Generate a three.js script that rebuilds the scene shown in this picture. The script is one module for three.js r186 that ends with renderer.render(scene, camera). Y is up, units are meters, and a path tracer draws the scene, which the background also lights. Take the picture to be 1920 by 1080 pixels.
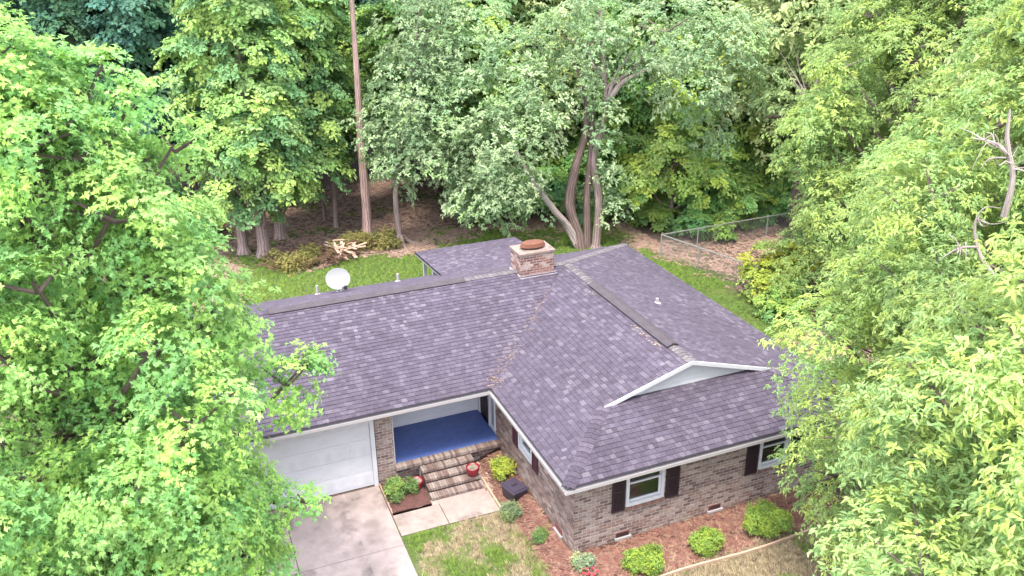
import * as THREE from 'three';
import { mergeGeometries } from 'three/addons/utils/BufferGeometryUtils.js';

// ------------------------------------------------------------------ camera, sky, sun, exposure
const scene = new THREE.Scene();
const camera = new THREE.PerspectiveCamera(37.507, 16 / 9, 0.1, 1200);
camera.position.set(-7.2577, 14.5615, 19.7492);
camera.rotation.set(-0.40773, -0.38269, -0.01273, 'YXZ');
camera.updateMatrixWorld(true);

const renderer = new THREE.WebGLRenderer({ antialias: true });
renderer.toneMapping = THREE.LinearToneMapping;
renderer.toneMappingExposure = 5.4;
renderer.shadowMap.enabled = true;

{ // bright high overcast: white cloud, a little brighter overhead
  const w = 256, h = 128, d = new Float32Array(w * h * 4);
  for (let j = 0; j < h; j++) {
    const el = Math.max(0, Math.sin(((j + 0.5) / h - 0.5) * Math.PI));
    const b = 0.76 + 0.24 * el;
    for (let i = 0; i < w; i++) {
      const k = (j * w + i) * 4, c = 1 + 0.04 * Math.sin(i * 0.15 + j * 0.3) * Math.cos(j * 0.21);
      d[k] = 0.95 * b * c; d[k + 1] = 0.96 * b * c; d[k + 2] = 1.07 * b * c; d[k + 3] = 1;
    }
  }
  const t = new THREE.DataTexture(d, w, h, THREE.RGBAFormat, THREE.FloatType);
  t.mapping = THREE.EquirectangularReflectionMapping; t.magFilter = THREE.LinearFilter; t.needsUpdate = true;
  scene.background = t; scene.environment = t;
}
const sun = new THREE.DirectionalLight(0xfff4e2, 1.5);
sun.position.set(-12, 60, 12); sun.target.position.set(2, 0, -6);
sun.castShadow = true; sun.shadow.radius = 22;
Object.assign(sun.shadow.camera, { left: -60, right: 60, top: 60, bottom: -60, near: 1, far: 160 });
sun.shadow.mapSize.set(2048, 2048);
scene.add(sun, sun.target);

// ------------------------------------------------------------------ helpers
function rngOf(seed) { let a = seed >>> 0; return () => { a = (a + 0x6d2b79f5) | 0; let t = Math.imul(a ^ (a >>> 15), 1 | a); t = (t + Math.imul(t ^ (t >>> 7), 61 | t)) ^ t; return ((t ^ (t >>> 14)) >>> 0) / 4294967296; }; }
const rnd = rngOf(11);
const lerp = (a, b, t) => a + (b - a) * t, clamp = (x, a = 0, b = 1) => Math.min(b, Math.max(a, x));
const sstep = (a, b, x) => { const t = clamp((x - a) / (b - a)); return t * t * (3 - 2 * t); };
const V = (x, y, z) => new THREE.Vector3(x, y, z);
function hash2(i, j) { let n = Math.imul(i, 374761393) + Math.imul(j, 668265263); n = Math.imul(n ^ (n >>> 13), 1274126177); return ((n ^ (n >>> 16)) >>> 0) / 4294967296; }
function vnoise(x, y) { const i = Math.floor(x), j = Math.floor(y), u = x - i, v = y - j, a = u * u * (3 - 2 * u), b = v * v * (3 - 2 * v); return lerp(lerp(hash2(i, j), hash2(i + 1, j), a), lerp(hash2(i, j + 1), hash2(i + 1, j + 1), a), b); }
function fbm(x, y, o = 4) { let s = 0, a = 0.5, n = 0; for (let k = 0; k < o; k++) { s += a * vnoise(x, y); n += a; a *= 0.5; x = x * 2.03 + 17.1; y = y * 2.03 + 9.7; } return s / n; }
function wrapNoise(u, v, f, o) { // tileable by blending
  const n = (a, b) => fbm(a * f, b * f, o);
  return lerp(lerp(n(u, v), n(u - 1, v), u), lerp(n(u, v - 1), n(u - 1, v - 1), u), v);
}
function texture(size, fn, srgb = true) {
  const d = new Uint8Array(size * size * 4);
  for (let j = 0; j < size; j++) for (let i = 0; i < size; i++) { const c = fn(i / size, j / size), k = (j * size + i) * 4; for (let n = 0; n < 3; n++) d[k + n] = clamp(Array.isArray(c) ? c[n] : c) * 255; d[k + 3] = 255; }
  const t = new THREE.DataTexture(d, size, size); t.wrapS = t.wrapT = THREE.RepeatWrapping; t.magFilter = THREE.LinearFilter;
  if (srgb) t.colorSpace = THREE.SRGBColorSpace; t.needsUpdate = true; return t;
}
const rep = (t, x, y = x) => { const c = t.clone(); c.repeat.set(x, y); c.needsUpdate = true; return c; };
const grain = texture(256, (u, v) => 0.72 + 0.5 * (wrapNoise(u, v, 60, 2) - 0.5) + 0.22 * (rnd() - 0.5) + 0.25 * (wrapNoise(u, v, 7, 3) - 0.5));
const rough = texture(256, (u, v) => wrapNoise(u, v, 40, 4), false);
const concreteTex = texture(512, (u, v) => {
  const a = wrapNoise(u, v, 5, 5), b = wrapNoise(u + 0.31, v + 0.17, 26, 3), st = sstep(0.5, 0.72, wrapNoise(u + 0.6, v + 0.2, 9, 4));
  const g = 0.74 + 0.42 * (a - 0.5) + 0.16 * (b - 0.5) + 0.07 * (rnd() - 0.5) - 0.13 * st; return [g, g * 0.965, g * 0.955];
});
const barkTex = texture(256, (u, v) => { const a = wrapNoise(u, v, 4, 3), s = Math.abs(Math.sin((u * 14 + 1.6 * wrapNoise(u, v, 6, 3)) * Math.PI)); const g = 0.5 + 0.25 * s + 0.35 * (a - 0.5) + 0.1 * (rnd() - 0.5); return [g, g * 0.93, g * 0.9]; });
const soilTex = texture(512, (u, v) => { const a = wrapNoise(u, v, 90, 2), b = wrapNoise(u, v, 14, 4); const g = 0.7 + 0.55 * (a - 0.5) + 0.4 * (b - 0.5) + 0.2 * (rnd() - 0.5); return g; });
const paintTex = texture(256, (u, v) => 0.93 + 0.12 * (wrapNoise(u, v, 6, 4) - 0.5) + 0.03 * (rnd() - 0.5));

const std = (o) => new THREE.MeshStandardMaterial({ roughness: 0.85, ...o });
const lin = (r, g, b) => new THREE.Color().setRGB(r, g, b);
const M = {
  white: std({ color: lin(0.53, 0.537, 0.585), roughness: 0.55, map: paintTex }),
  trim: std({ color: lin(0.36, 0.342, 0.36), roughness: 0.6, map: paintTex }),
  mortar: std({ color: lin(0.624, 0.562, 0.554), map: grain, bumpMap: rough, bumpScale: 0.004 }),
  brick: std({ vertexColors: true, map: grain, bumpMap: rough, bumpScale: 0.003 }),
  shingle: std({ vertexColors: true, map: grain, roughness: 0.95, bumpMap: rough, bumpScale: 0.004 }),
  deck: std({ color: lin(0.05, 0.045, 0.06) }),
  bluePaint: std({ color: lin(0.1, 0.165, 0.46), roughness: 0.5, map: texture(512, (u, v) => { const a = wrapNoise(u, v, 5, 5), b = wrapNoise(u + .4, v, 30, 3); const g = 0.82 + 0.3 * (a - 0.5) + 0.14 * (b - 0.5); return [g, g, g]; }) }),
  concrete: std({ color: lin(0.454, 0.4, 0.388), map: rep(concreteTex, 0.23), bumpMap: rough, bumpScale: 0.003 }),
  walk: std({ color: lin(0.43, 0.37, 0.345), map: rep(concreteTex, 0.29), bumpMap: rough, bumpScale: 0.003 }),
  shutter: std({ color: lin(0.0176, 0.0072, 0.0136), roughness: 0.6 }),
  redShutter: std({ color: lin(0.048, 0.0096, 0.02), roughness: 0.6 }),
  dark: std({ color: lin(0.012, 0.012, 0.016), roughness: 0.6 }),
  room: std({ color: lin(0.3, 0.27, 0.24) }),
  glass: new THREE.MeshPhysicalMaterial({ color: lin(0.85, 0.88, 0.9), transmission: 1, roughness: 0.03, thickness: 0, ior: 1.5 }),
  mulch: std({ color: lin(0.18, 0.072, 0.0612), map: soilTex, bumpMap: soilTex, bumpScale: 0.02 }),
  wood: std({ color: lin(0.225, 0.143, 0.0975), map: rep(barkTex, 1, 1) }),
  paleWood: std({ color: lin(0.465, 0.323, 0.247), map: paintTex }),
  terracotta: std({ color: lin(0.21, 0.075, 0.04), map: grain }),
  pot: std({ color: lin(0.17, 0.009, 0.022), roughness: 0.35 }),
  plastic: std({ color: lin(0.0245, 0.021, 0.0315), roughness: 0.45 }),
  metal: std({ color: lin(0.252, 0.264, 0.264), roughness: 0.5, metalness: 0.6 }),
  galv: std({ color: lin(0.25, 0.26, 0.25), roughness: 0.6, metalness: 0.3 }),
  bark: std({ color: lin(0.31, 0.254, 0.248), map: barkTex, bumpMap: barkTex, bumpScale: 0.03 }),
  greyBark: std({ color: lin(0.52, 0.46, 0.46), map: barkTex, bumpMap: barkTex, bumpScale: 0.02 }),
  deadWood: std({ color: lin(0.6, 0.59, 0.6), map: barkTex }),
  darkBark: std({ color: lin(0.11, 0.075, 0.08), map: barkTex, bumpMap: barkTex, bumpScale: 0.03 }),
};
const taken = new Set();
function numbered(n) { if (!taken.has(n)) { taken.add(n); return n; } for (let k = 1; ; k++) { const m = `${n}_${String(k).padStart(3, '0')}`; if (!taken.has(m)) { taken.add(m); return m; } } }
function tag(o, label, category, group, kind) { o.userData = { label, category }; if (group) o.userData.group = group; if (kind) o.userData.kind = kind; return o; }
function thing(name, label, category, [x, y, z] = [0, 0, 0], group) { const g = new THREE.Group(); g.name = numbered(name); g.position.set(x, y, z); scene.add(g); return tag(g, label, category, group); }
function part(name, geo, mat, parent) { const m = new THREE.Mesh(geo, mat); m.name = name; m.castShadow = m.receiveShadow = true; parent.add(m); return m; }
function structure(name, geo, mat) { const m = new THREE.Mesh(geo, mat); m.name = numbered(name); m.receiveShadow = m.castShadow = true; m.userData.kind = 'structure'; scene.add(m); return m; }
function merge(list) { return mergeGeometries(list.map((g) => g.index ? g.toNonIndexed() : g)); }
function box(x0, x1, y0, y1, z0, z1) { // uv in metres
  const g = new THREE.BoxGeometry(x1 - x0, y1 - y0, z1 - z0); g.translate((x0 + x1) / 2, (y0 + y1) / 2, (z0 + z1) / 2);
  const p = g.attributes.position, n = g.attributes.normal, uv = g.attributes.uv;
  for (let i = 0; i < p.count; i++) { const ax = Math.abs(n.getX(i)), ay = Math.abs(n.getY(i)); uv.setXY(i, ax > 0.5 ? p.getZ(i) : p.getX(i), ay > 0.5 ? p.getZ(i) : p.getY(i)); }
  return g;
}
function beam(a, b, w, h = w, up = V(0, 1, 0)) { // box bar from a to b
  const d = b.clone().sub(a), L = d.length(), g = new THREE.BoxGeometry(w, h, L), z = d.normalize(), x = up.clone().cross(z);
  if (x.lengthSq() < 1e-6) x.set(1, 0, 0); x.normalize(); const y = z.clone().cross(x);
  g.applyMatrix4(new THREE.Matrix4().makeBasis(x, y, z).setPosition(a.clone().add(b).multiplyScalar(0.5))); return g;
}
// tapered limb through points [x,y,z,r]
function limb(pts, sides = 7, step = 3) {
  const c = new THREE.CatmullRomCurve3(pts.map((p) => V(p[0], p[1], p[2]))), n = Math.max(2, (pts.length - 1) * step), pos = [], uv = [], idx = [];
  const up = V(0.31, 0.12, 0.94).normalize(); let len = 0, prev = null;
  for (let i = 0; i <= n; i++) {
    const t = i / n, f = t * (pts.length - 1), k = Math.min(pts.length - 2, Math.floor(f)), r = lerp(pts[k][3], pts[k + 1][3], f - k), q = c.getPoint(t), tan = c.getTangent(t);
    if (prev) len += prev.distanceTo(q); prev = q;
    const x = up.clone().cross(tan).normalize(), y = tan.clone().cross(x);
    for (let s = 0; s <= sides; s++) { const a = s / sides * Math.PI * 2, rr = r * (1 + 0.12 * Math.sin(a * 3 + i) * (s < sides ? 1 : 1)); pos.push(q.x + rr * (Math.cos(a) * x.x + Math.sin(a) * y.x), q.y + rr * (Math.cos(a) * x.y + Math.sin(a) * y.y), q.z + rr * (Math.cos(a) * x.z + Math.sin(a) * y.z)); uv.push(s / sides * 0.8, len * 0.5); }
  }
  for (let i = 0; i < n; i++) for (let s = 0; s < sides; s++) { const a = i * (sides + 1) + s, b = a + sides + 1; idx.push(a, b, a + 1, b, b + 1, a + 1); }
  const g = new THREE.BufferGeometry(); g.setAttribute('position', new THREE.Float32BufferAttribute(pos, 3)); g.setAttribute('uv', new THREE.Float32BufferAttribute(uv, 2)); g.setIndex(idx); g.computeVertexNormals(); return g;
}
// triangle collector with vertex colours
class Tris {
  constructor() { this.p = []; this.c = []; this.u = []; }
  tri(a, b, c, col, ua = [0, 0], ub = [0, 0], uc = [0, 0]) { this.p.push(a.x, a.y, a.z, b.x, b.y, b.z, c.x, c.y, c.z); for (let i = 0; i < 3; i++) this.c.push(...col); this.u.push(...ua, ...ub, ...uc); }
  poly(pts, col, uvs) { for (let i = 1; i + 1 < pts.length; i++) this.tri(pts[0], pts[i], pts[i + 1], col, uvs && uvs[0], uvs && uvs[i], uvs && uvs[i + 1]); }
  geo() { const g = new THREE.BufferGeometry(); g.setAttribute('position', new THREE.Float32BufferAttribute(this.p, 3)); g.setAttribute('uv', new THREE.Float32BufferAttribute(this.u, 2)); g.setAttribute('color', new THREE.Float32BufferAttribute(this.c, 3)); g.computeVertexNormals(); return g; }
}
const inFrame = (p) => { const q = p.clone().project(camera); return Math.abs(q.x) < 0.98 && Math.abs(q.y) < 0.98 && q.x < 0.5 && q.x > -0.42; };

// ------------------------------------------------------------------ ground
const groundY = (x, z) => {
  const low = (1 - sstep(-0.55, 0.4, x)) * sstep(-7, -3, z);
  return -0.3 * low + 0.05 * (fbm(x * 0.3 + 40, z * 0.3) - 0.5) * (1 - sstep(-2, 0, z)) ;
};
// how much grass / litter / straw lies at a place
function cover(x, z) {
  const n = fbm(x * 0.45 + 3, z * 0.45 + 8, 4), m = fbm(x * 1.7, z * 1.7 + 5, 3), nn = n - 0.5 + 0.5 * (m - 0.5);
  let green = 0, straw = 0;
  const far = -18.7 + (x > 3 ? 0.9 * sstep(3, 9, x) * 0.6 : 0) - 1.2 * sstep(0, -6, x);
  if (z < -3) green = sstep(-1.3, 1.3, (z - far) + 6 * nn) * sstep(13.6, 12.2, x + 3 * nn - (z > -9 ? 1.2 : 0)) * sstep(-7, -4.5, x + 2 * nn);
  else green = 0.0;
  if (x > 8) { green = Math.max(green, sstep(14.6, 12.8, x + 4 * nn) * sstep(-12.5, -10.5, z)); }
  if (z < -15 && z > -27) green = Math.max(green, 0.6 * sstep(0.05, 0.22, nn) );
  if (z > 1.2 && x < 8) { green = sstep(-0.02, 0.2, nn + (x < 0.6 ? 0.3 * sstep(-0.7, -2.0, x) - 0.06 * sstep(-1.3, -0.5, x) : 0.04) + 0.2 * sstep(2.9, 2.1, z) * sstep(0, -1.5, x)); straw = 1; }
  return { green, straw, n, m };
}
const COL = { grass: [0.105, 0.19, 0.025], litter: [0.19, 0.13, 0.105], straw: [0.32, 0.265, 0.165], mulch: [0.14, 0.064, 0.054] };
const mix3 = (a, b, t) => [lerp(a[0], b[0], t), lerp(a[1], b[1], t), lerp(a[2], b[2], t)];
function bedMask(x, z) { // mulch beds beside the house
  let b = 0; const w = 0.25 * (fbm(x * 2, z * 2) - 0.5);
  if (x > 0.2 && z > 4.4) b = Math.max(b, sstep(6.2, 6.0, z + w));
  if (x > -0.62 && x < 0.5 && z > -1 && z < 5.6) b = Math.max(b, sstep(-0.5 + 0.2 * sstep(2, 5, z), -0.25, x + w));
  return b;
}
{
  const ax = (lo, hi, c0, c1, d) => { const v = []; for (let x = c0; x <= c1; x += d) v.push(x); let s = d; for (let x = c1; x < hi;) { s *= 1.18; x += s; v.push(x); } s = d; for (let x = c0; x > lo;) { s *= 1.18; x -= s; v.unshift(x); } return v; };
  const xs = ax(-450, 450, -14, 26, 0.22), zs = ax(-450, 450, -30, 9, 0.22), pos = [], col = [], uv = [], idx = [];
  for (const z of zs) for (const x of xs) {
    pos.push(x, groundY(x, z), z); uv.push(x / 2.2, z / 2.2);
    const k = cover(x, z); let c = mix3(COL.litter, [0.21, 0.15, 0.105], clamp((k.m - 0.35) * 1.6));
    if (k.straw) c = mix3(COL.straw, [0.2, 0.125, 0.09], clamp((k.n - 0.52) * 2));
    c = mix3(c, mix3(COL.grass, [0.15, 0.19, 0.035], clamp((k.m - 0.4) * 2)), k.green);
    c = mix3(c, COL.mulch, bedMask(x, z));
    col.push(...c);
  }
  const W = xs.length;
  for (let j = 0; j + 1 < zs.length; j++) for (let i = 0; i + 1 < W; i++) { const a = j * W + i; idx.push(a, a + W, a + 1, a + 1, a + W, a + W + 1); }
  const g = new THREE.BufferGeometry(); g.setAttribute('position', new THREE.Float32BufferAttribute(pos, 3)); g.setAttribute('uv', new THREE.Float32BufferAttribute(uv, 2)); g.setAttribute('color', new THREE.Float32BufferAttribute(col, 3)); g.setIndex(idx); g.computeVertexNormals();
  structure('ground', g, std({ vertexColors: true, map: soilTex, bumpMap: soilTex, bumpScale: 0.03, roughness: 1 }));
}
// driveway of concrete slabs, front walk
{
  const d = new THREE.Group(); d.name = numbered('driveway'); d.userData.kind = 'structure'; scene.add(d);
  for (let i = 0; i < 2; i++) for (let j = 0; j < 6; j++) {
    const x1 = -3.36 - i * 2.7, x0 = x1 - 2.68, z0 = -0.42 + (j ? 2.75 + (j - 1) * 3 : 0), z1 = j ? z0 + 2.985 : z0 + 2.735;
    part('slab', box(x0, x1, -0.42, -0.285 + 0.004 * ((i + j) % 2), z0, z1), M.concrete, d);
  }
  const w = new THREE.Group(); w.name = numbered('front_walk'); w.userData.kind = 'structure'; scene.add(w);
  part('slab', box(-3.33, -2.02, -0.42, -0.272, 1.08, 1.98), M.walk, w);
  part('slab', box(-2.0, -0.55, -0.42, -0.269, 1.08, 2.0), M.walk, w);
  part('slab', box(-2.2, -0.6, -0.42, -0.275, 0.85, 1.075), M.walk, w);
  const b = tag(part('flower_bed', new THREE.BoxGeometry(1.1, 0.12, 1.42, 12, 1, 14), M.mulch, scene), 'red mulch bed in the corner between driveway and steps', 'flower bed'); b.name = numbered('flower_bed');
  b.position.set(-2.76, -0.3, 0.34); const p = b.geometry.attributes.position, r = rngOf(3); for (let i = 0; i < p.count; i++) if (p.getY(i) > 0) p.setY(i, 0.06 + 0.05 * r()); b.geometry.computeVertexNormals();
}

// ------------------------------------------------------------------ the house
const W = 9.24, CC = 5.036, T = 1.99, HE = 2.377, HR = 3.768, RZ = -4.758, BZ = -8.761, LX = -9.4, GZ = CC - T, P = (HR - HE) / (W / 2);
const house = thing('brick_house', 'single-storey brick house with grey-violet shingle roof and blue front porch', 'house', [0, 0, 0]);

// roof slopes as convex polygons in plan
const planeY = {
  main: (x, z) => HE + (HR - HE) * (0 - z) / (0 - RZ),
  rear: (x, z) => HE + (HR - HE) * (z - BZ) / (RZ - BZ),
  left: (x, z) => HE + P * x,
  right: (x, z) => HE + P * (W - x),
  front: (x, z) => HE + P * (CC - z),
};
const GW = GZ - 0.14; // gable wall plane
const slopes = [
  { f: planeY.main, poly: [[LX, 0], [0, 0], [W / 2, RZ], [LX, RZ]], down: [0, 1] },
  { f: planeY.left, poly: [[0, 0], [0, GZ], [W / 2, GZ], [W / 2, RZ]], down: [-1, 0] },
  { f: planeY.left, poly: [[0, GZ], [0, CC], [T, GZ]], down: [-1, 0] },
  { f: planeY.right, poly: [[W / 2, RZ], [W / 2, GZ], [W, GZ], [W, BZ]], down: [1, 0] },
  { f: planeY.right, poly: [[W - T, GZ], [W, CC], [W, GZ]], down: [1, 0] },
  { f: planeY.front, poly: [[0, CC], [W, CC], [W - T, GZ], [T, GZ]], down: [0, 1] },
  { f: planeY.front, poly: [[T, GZ], [W - T, GZ], [W - T - 0.14, GW], [T + 0.14, GW]], down: [0, 1] },
  { f: planeY.rear, poly: [[LX, RZ], [W / 2, RZ], [W, BZ], [LX, BZ]], down: [0, -1] },
];
const ADD = { x0: 1.0, x1: 5.32, z0: -11.1, z1: -7.0, y0: 2.47, y1: 2.86 };
const addY = (x, z) => lerp(ADD.y0, ADD.y1, (z - ADD.z0) / (ADD.z1 - ADD.z0));
slopes.push({ f: addY, poly: [[ADD.x0, ADD.z0], [ADD.x1, ADD.z0], [ADD.x1, ADD.z1], [ADD.x0, ADD.z1]], down: [0, -1] });
function clipPoly(pts, poly) { // both convex, plan coordinates
  let area = 0; for (let i = 0; i < poly.length; i++) { const a = poly[i], b = poly[(i + 1) % poly.length]; area += a[0] * b[1] - b[0] * a[1]; }
  const s = Math.sign(area);
  for (let i = 0; i < poly.length && pts.length; i++) {
    const a = poly[i], b = poly[(i + 1) % poly.length], side = (q) => s * ((b[0] - a[0]) * (q[1] - a[1]) - (b[1] - a[1]) * (q[0] - a[0])), out = [];
    for (let k = 0; k < pts.length; k++) { const p = pts[k], q = pts[(k + 1) % pts.length], dp = side(p), dq = side(q); if (dp >= 0) out.push(p); if ((dp >= 0) !== (dq >= 0)) { const t = dp / (dp - dq); out.push([lerp(p[0], q[0], t), lerp(p[1], q[1], t)]); } }
    pts = out;
  }
  return pts;
}
const deckTris = new Tris();
for (const s of slopes) { const up = s.poly.map(([x, z]) => V(x, s.f(x, z) - 0.004, z)), dn = s.poly.map(([x, z]) => V(x, s.f(x, z) - 0.06, z)); deckTris.poly(up, [1, 1, 1]); deckTris.poly(dn, [1, 1, 1]); for (let i = 0; i < up.length; i++) { const j = (i + 1) % up.length; deckTris.poly([up[i], up[j], dn[j], dn[i]], [1, 1, 1]); } }
const roof = part('roof', deckTris.geo(), M.deck, house);
const shingleTones = [[0.1, 0.079, 0.118], [0.089, 0.07, 0.106], [0.113, 0.09, 0.132], [0.074, 0.058, 0.091], [0.127, 0.104, 0.147], [0.155, 0.133, 0.176], [0.2, 0.177, 0.215]];
const shingles = [];
{
  const r = rngOf(77), EXP = 0.145;
  slopes.forEach((s, si) => {
    const [dx, dz] = s.down, ax = dz !== 0; // courses run along x when the slope falls along z
    const us = s.poly.map((p) => ax ? p[0] : p[1]), ws = s.poly.map((p) => dx * p[0] + dz * p[1]);
    const u0 = Math.min(...us), u1 = Math.max(...us), w0 = Math.min(...ws), w1 = Math.max(...ws);
    for (let row = 0, w = w1; w > w0; row++, w -= EXP) {
      for (let u = u0 - r() * 0.3; u < u1;) {
        const len = 0.11 + 0.12 * r();
        const q = [[u, w - EXP - 0.02], [u + len - 0.006, w - EXP - 0.02], [u + len - 0.006, w], [u, w]].map(([a, b]) => ax ? [a, b * dz] : [b * dx, a]);
        const c = clipPoly(q, s.poly);
        const cu = u + len / 2; u += len;
        if (c.length < 3) continue;
        const n = fbm((ax ? cu : w) * 0.6 + si * 9, (ax ? w : cu) * 0.6, 3), t = r() + 0.5 * (n - 0.5); let tone = shingleTones[t < 0.26 ? 0 : t < 0.42 ? 1 : t < 0.58 ? 2 : t < 0.71 ? 3 : t < 0.84 ? 4 : t < 0.95 ? 5 : 6];
        const jit = 0.9 + 0.2 * r(), th = 0.016 + 0.008 * r(); const wear = fbm((ax ? cu : w) * 0.9 + 31 + si * 5, (ax ? w : cu) * 0.35 + 12, 4); tone = tone.map((v, k) => v * jit * (0.8 + 0.42 * wear) * (k === 2 ? 1.07 : 1));
        tone = mix3(tone, [0.105, 0.085, 0.122], 0.3);
        const lift = (x, z) => { const b = dx * x + dz * z; return lerp(0.003, th, clamp(1 - (w - b) / (EXP + 0.02))); };
        const top = c.map(([x, z]) => V(x, s.f(x, z) + lift(x, z), z)), bot = c.map(([x, z]) => V(x, s.f(x, z) - 0.003, z)), uv = c.map(([x, z]) => [x * 1.7, z * 1.7]);
        const mid = top.reduce((a, b) => a.add(b), V(0, 0, 0)).multiplyScalar(1 / top.length);
        shingles.push({ top, bot, uv, tone, mid, clipped: c.length !== 4, d: mid.distanceTo(camera.position) + ((s.f === planeY.front || s.f === planeY.left || s.f === planeY.main) && inFrame(mid) ? 0 : 100) + (mid.x > 6 ? 100 : 0) });
      }
    }
  });
  const put = (t, s) => { t.poly(s.top, s.tone, s.uv); for (let i = 0; i < s.top.length; i++) { const j = (i + 1) % s.top.length; t.poly([s.top[i], s.bot[i], s.bot[j], s.top[j]], s.tone, [s.uv[i], s.uv[i], s.uv[j], s.uv[j]]); } };
  shingles.sort((a, b) => a.d - b.d);
  const rest = new Tris();
  shingles.forEach((s, i) => { if (i < 300) { const t = new Tris(); put(t, s); part('shingle', t.geo(), M.shingle, roof); } else put(rest, s); });
  part('shingle_field', rest.geo(), M.shingle, roof).userData.kind = 'stuff';
}
{ // caps on hips and ridges, vents
  const r = rngOf(5), capM = shingleTones.slice(0, 5).map((t) => std({ color: lin(...t.map((v) => v * 1.12)), map: grain, roughness: 0.95 }));
  const greyM = std({ color: lin(0.2, 0.18, 0.2), map: grain });
  const caps = (a, b, wid, drop, mats = capM) => {
    const d = b.clone().sub(a), L = d.length(), n = Math.round(L / 0.17), z = d.clone().normalize(), x = V(0, 1, 0).cross(z).normalize();
    for (let i = 0; i < n; i++) {
      const p0 = a.clone().addScaledVector(d, i / n), p1 = a.clone().addScaledVector(d, (i + 1.12) / n), y0 = 0.035, y1 = 0.018;
      const t = new Tris(), q = (p, s, y) => p.clone().addScaledVector(x, s).add(V(0, y, 0));
      const A = [q(p0, -wid, y0 - drop), q(p0, 0, y0), q(p0, wid, y0 - drop)], B = [q(p1, -wid, y1 - drop), q(p1, 0, y1), q(p1, wid, y1 - drop)], C = [q(p0, -wid, y0 - drop - 0.025), q(p0, 0, y0 - 0.03), q(p0, wid, y0 - drop - 0.025)];
      const u = [[0, i * 0.3], [0.2, i * 0.3], [0.2, i * 0.3 + 0.2], [0, i * 0.3 + 0.2]];
      t.poly([A[0], A[1], B[1], B[0]], [1, 1, 1], u); t.poly([A[1], A[2], B[2], B[1]], [1, 1, 1], u); t.poly([A[0], C[0], C[1], A[1]], [1, 1, 1], u); t.poly([A[1], C[1], C[2], A[2]], [1, 1, 1], u);
      part('cap_shingle', t.geo(), mats[Math.floor(r() * mats.length)], roof);
    }
  };
  const Y = (s, x, z) => V(x, planeY[s](x, z), z);
  caps(V(0.02, HE, CC - 0.02), Y('front', T, GZ), 0.17, 0.17 * P * 0.7);
  caps(V(W - 0.02, HE, CC - 0.02), Y('front', W - T, GZ), 0.17, 0.035);
  const light = [0, 1, 2].map((k) => std({ color: lin(0.15 + 0.03 * k, 0.13 + 0.03 * k, 0.155 + 0.025 * k), map: grain }));
  caps(V(W, HE, BZ), V(W / 2, HR, RZ), 0.16, 0.036, light);
  caps(V(W / 2, HR, GZ), V(W / 2, HR, RZ), 0.16, 0.16 * P, light);
  caps(V(0.9, HR, RZ), V(W / 2, HR, RZ), 0.16, 0.046, light);
  caps(V(LX, HR, RZ), V(-5.4, HR, RZ), 0.16, 0.046, capM);
  // raised ridge vents: a low peaked strip over a slot with its shade painted in darker
  const vent = (a, b, ax) => {
    const t = new Tris(), w = 0.2, h = 0.075, s = ax === 'x' ? V(0, 0, 1) : V(1, 0, 0), q = (p, k, y) => p.clone().addScaledVector(s, k).add(V(0, y, 0));
    const lo = 0.055 - w * P;
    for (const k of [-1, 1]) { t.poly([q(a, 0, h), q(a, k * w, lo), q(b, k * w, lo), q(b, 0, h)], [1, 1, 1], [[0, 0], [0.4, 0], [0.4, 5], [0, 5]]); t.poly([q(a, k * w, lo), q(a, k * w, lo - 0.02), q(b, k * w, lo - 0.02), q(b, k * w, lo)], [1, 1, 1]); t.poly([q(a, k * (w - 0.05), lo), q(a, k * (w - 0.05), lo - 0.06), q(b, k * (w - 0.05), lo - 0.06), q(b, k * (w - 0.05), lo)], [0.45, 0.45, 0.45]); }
    for (const e of [a, b]) t.poly([q(e, -w, lo), q(e, 0, h), q(e, w, lo)], [1, 1, 1]);
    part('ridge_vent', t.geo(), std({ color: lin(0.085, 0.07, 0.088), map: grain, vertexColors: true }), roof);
  };
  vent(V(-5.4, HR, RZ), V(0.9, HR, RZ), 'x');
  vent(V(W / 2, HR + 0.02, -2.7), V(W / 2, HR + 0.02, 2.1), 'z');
  const pipe = (x, z, s, h, rr = 0.045) => { const y = planeY[s](x, z); const g = merge([new THREE.CylinderGeometry(rr, rr, h, 12).translate(x, y + h / 2 - 0.05, z), new THREE.CylinderGeometry(rr + 0.02, rr + 0.08, 0.05, 12).translate(x, y + 0.02, z)]); part('vent_pipe', g, M.trim, roof); };
  pipe(6.32, -1.52, 'right', 0.22); pipe(-3.37, -8.3, 'rear', 0.4); pipe(-0.45, -8.3, 'rear', 0.36);
}
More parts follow.
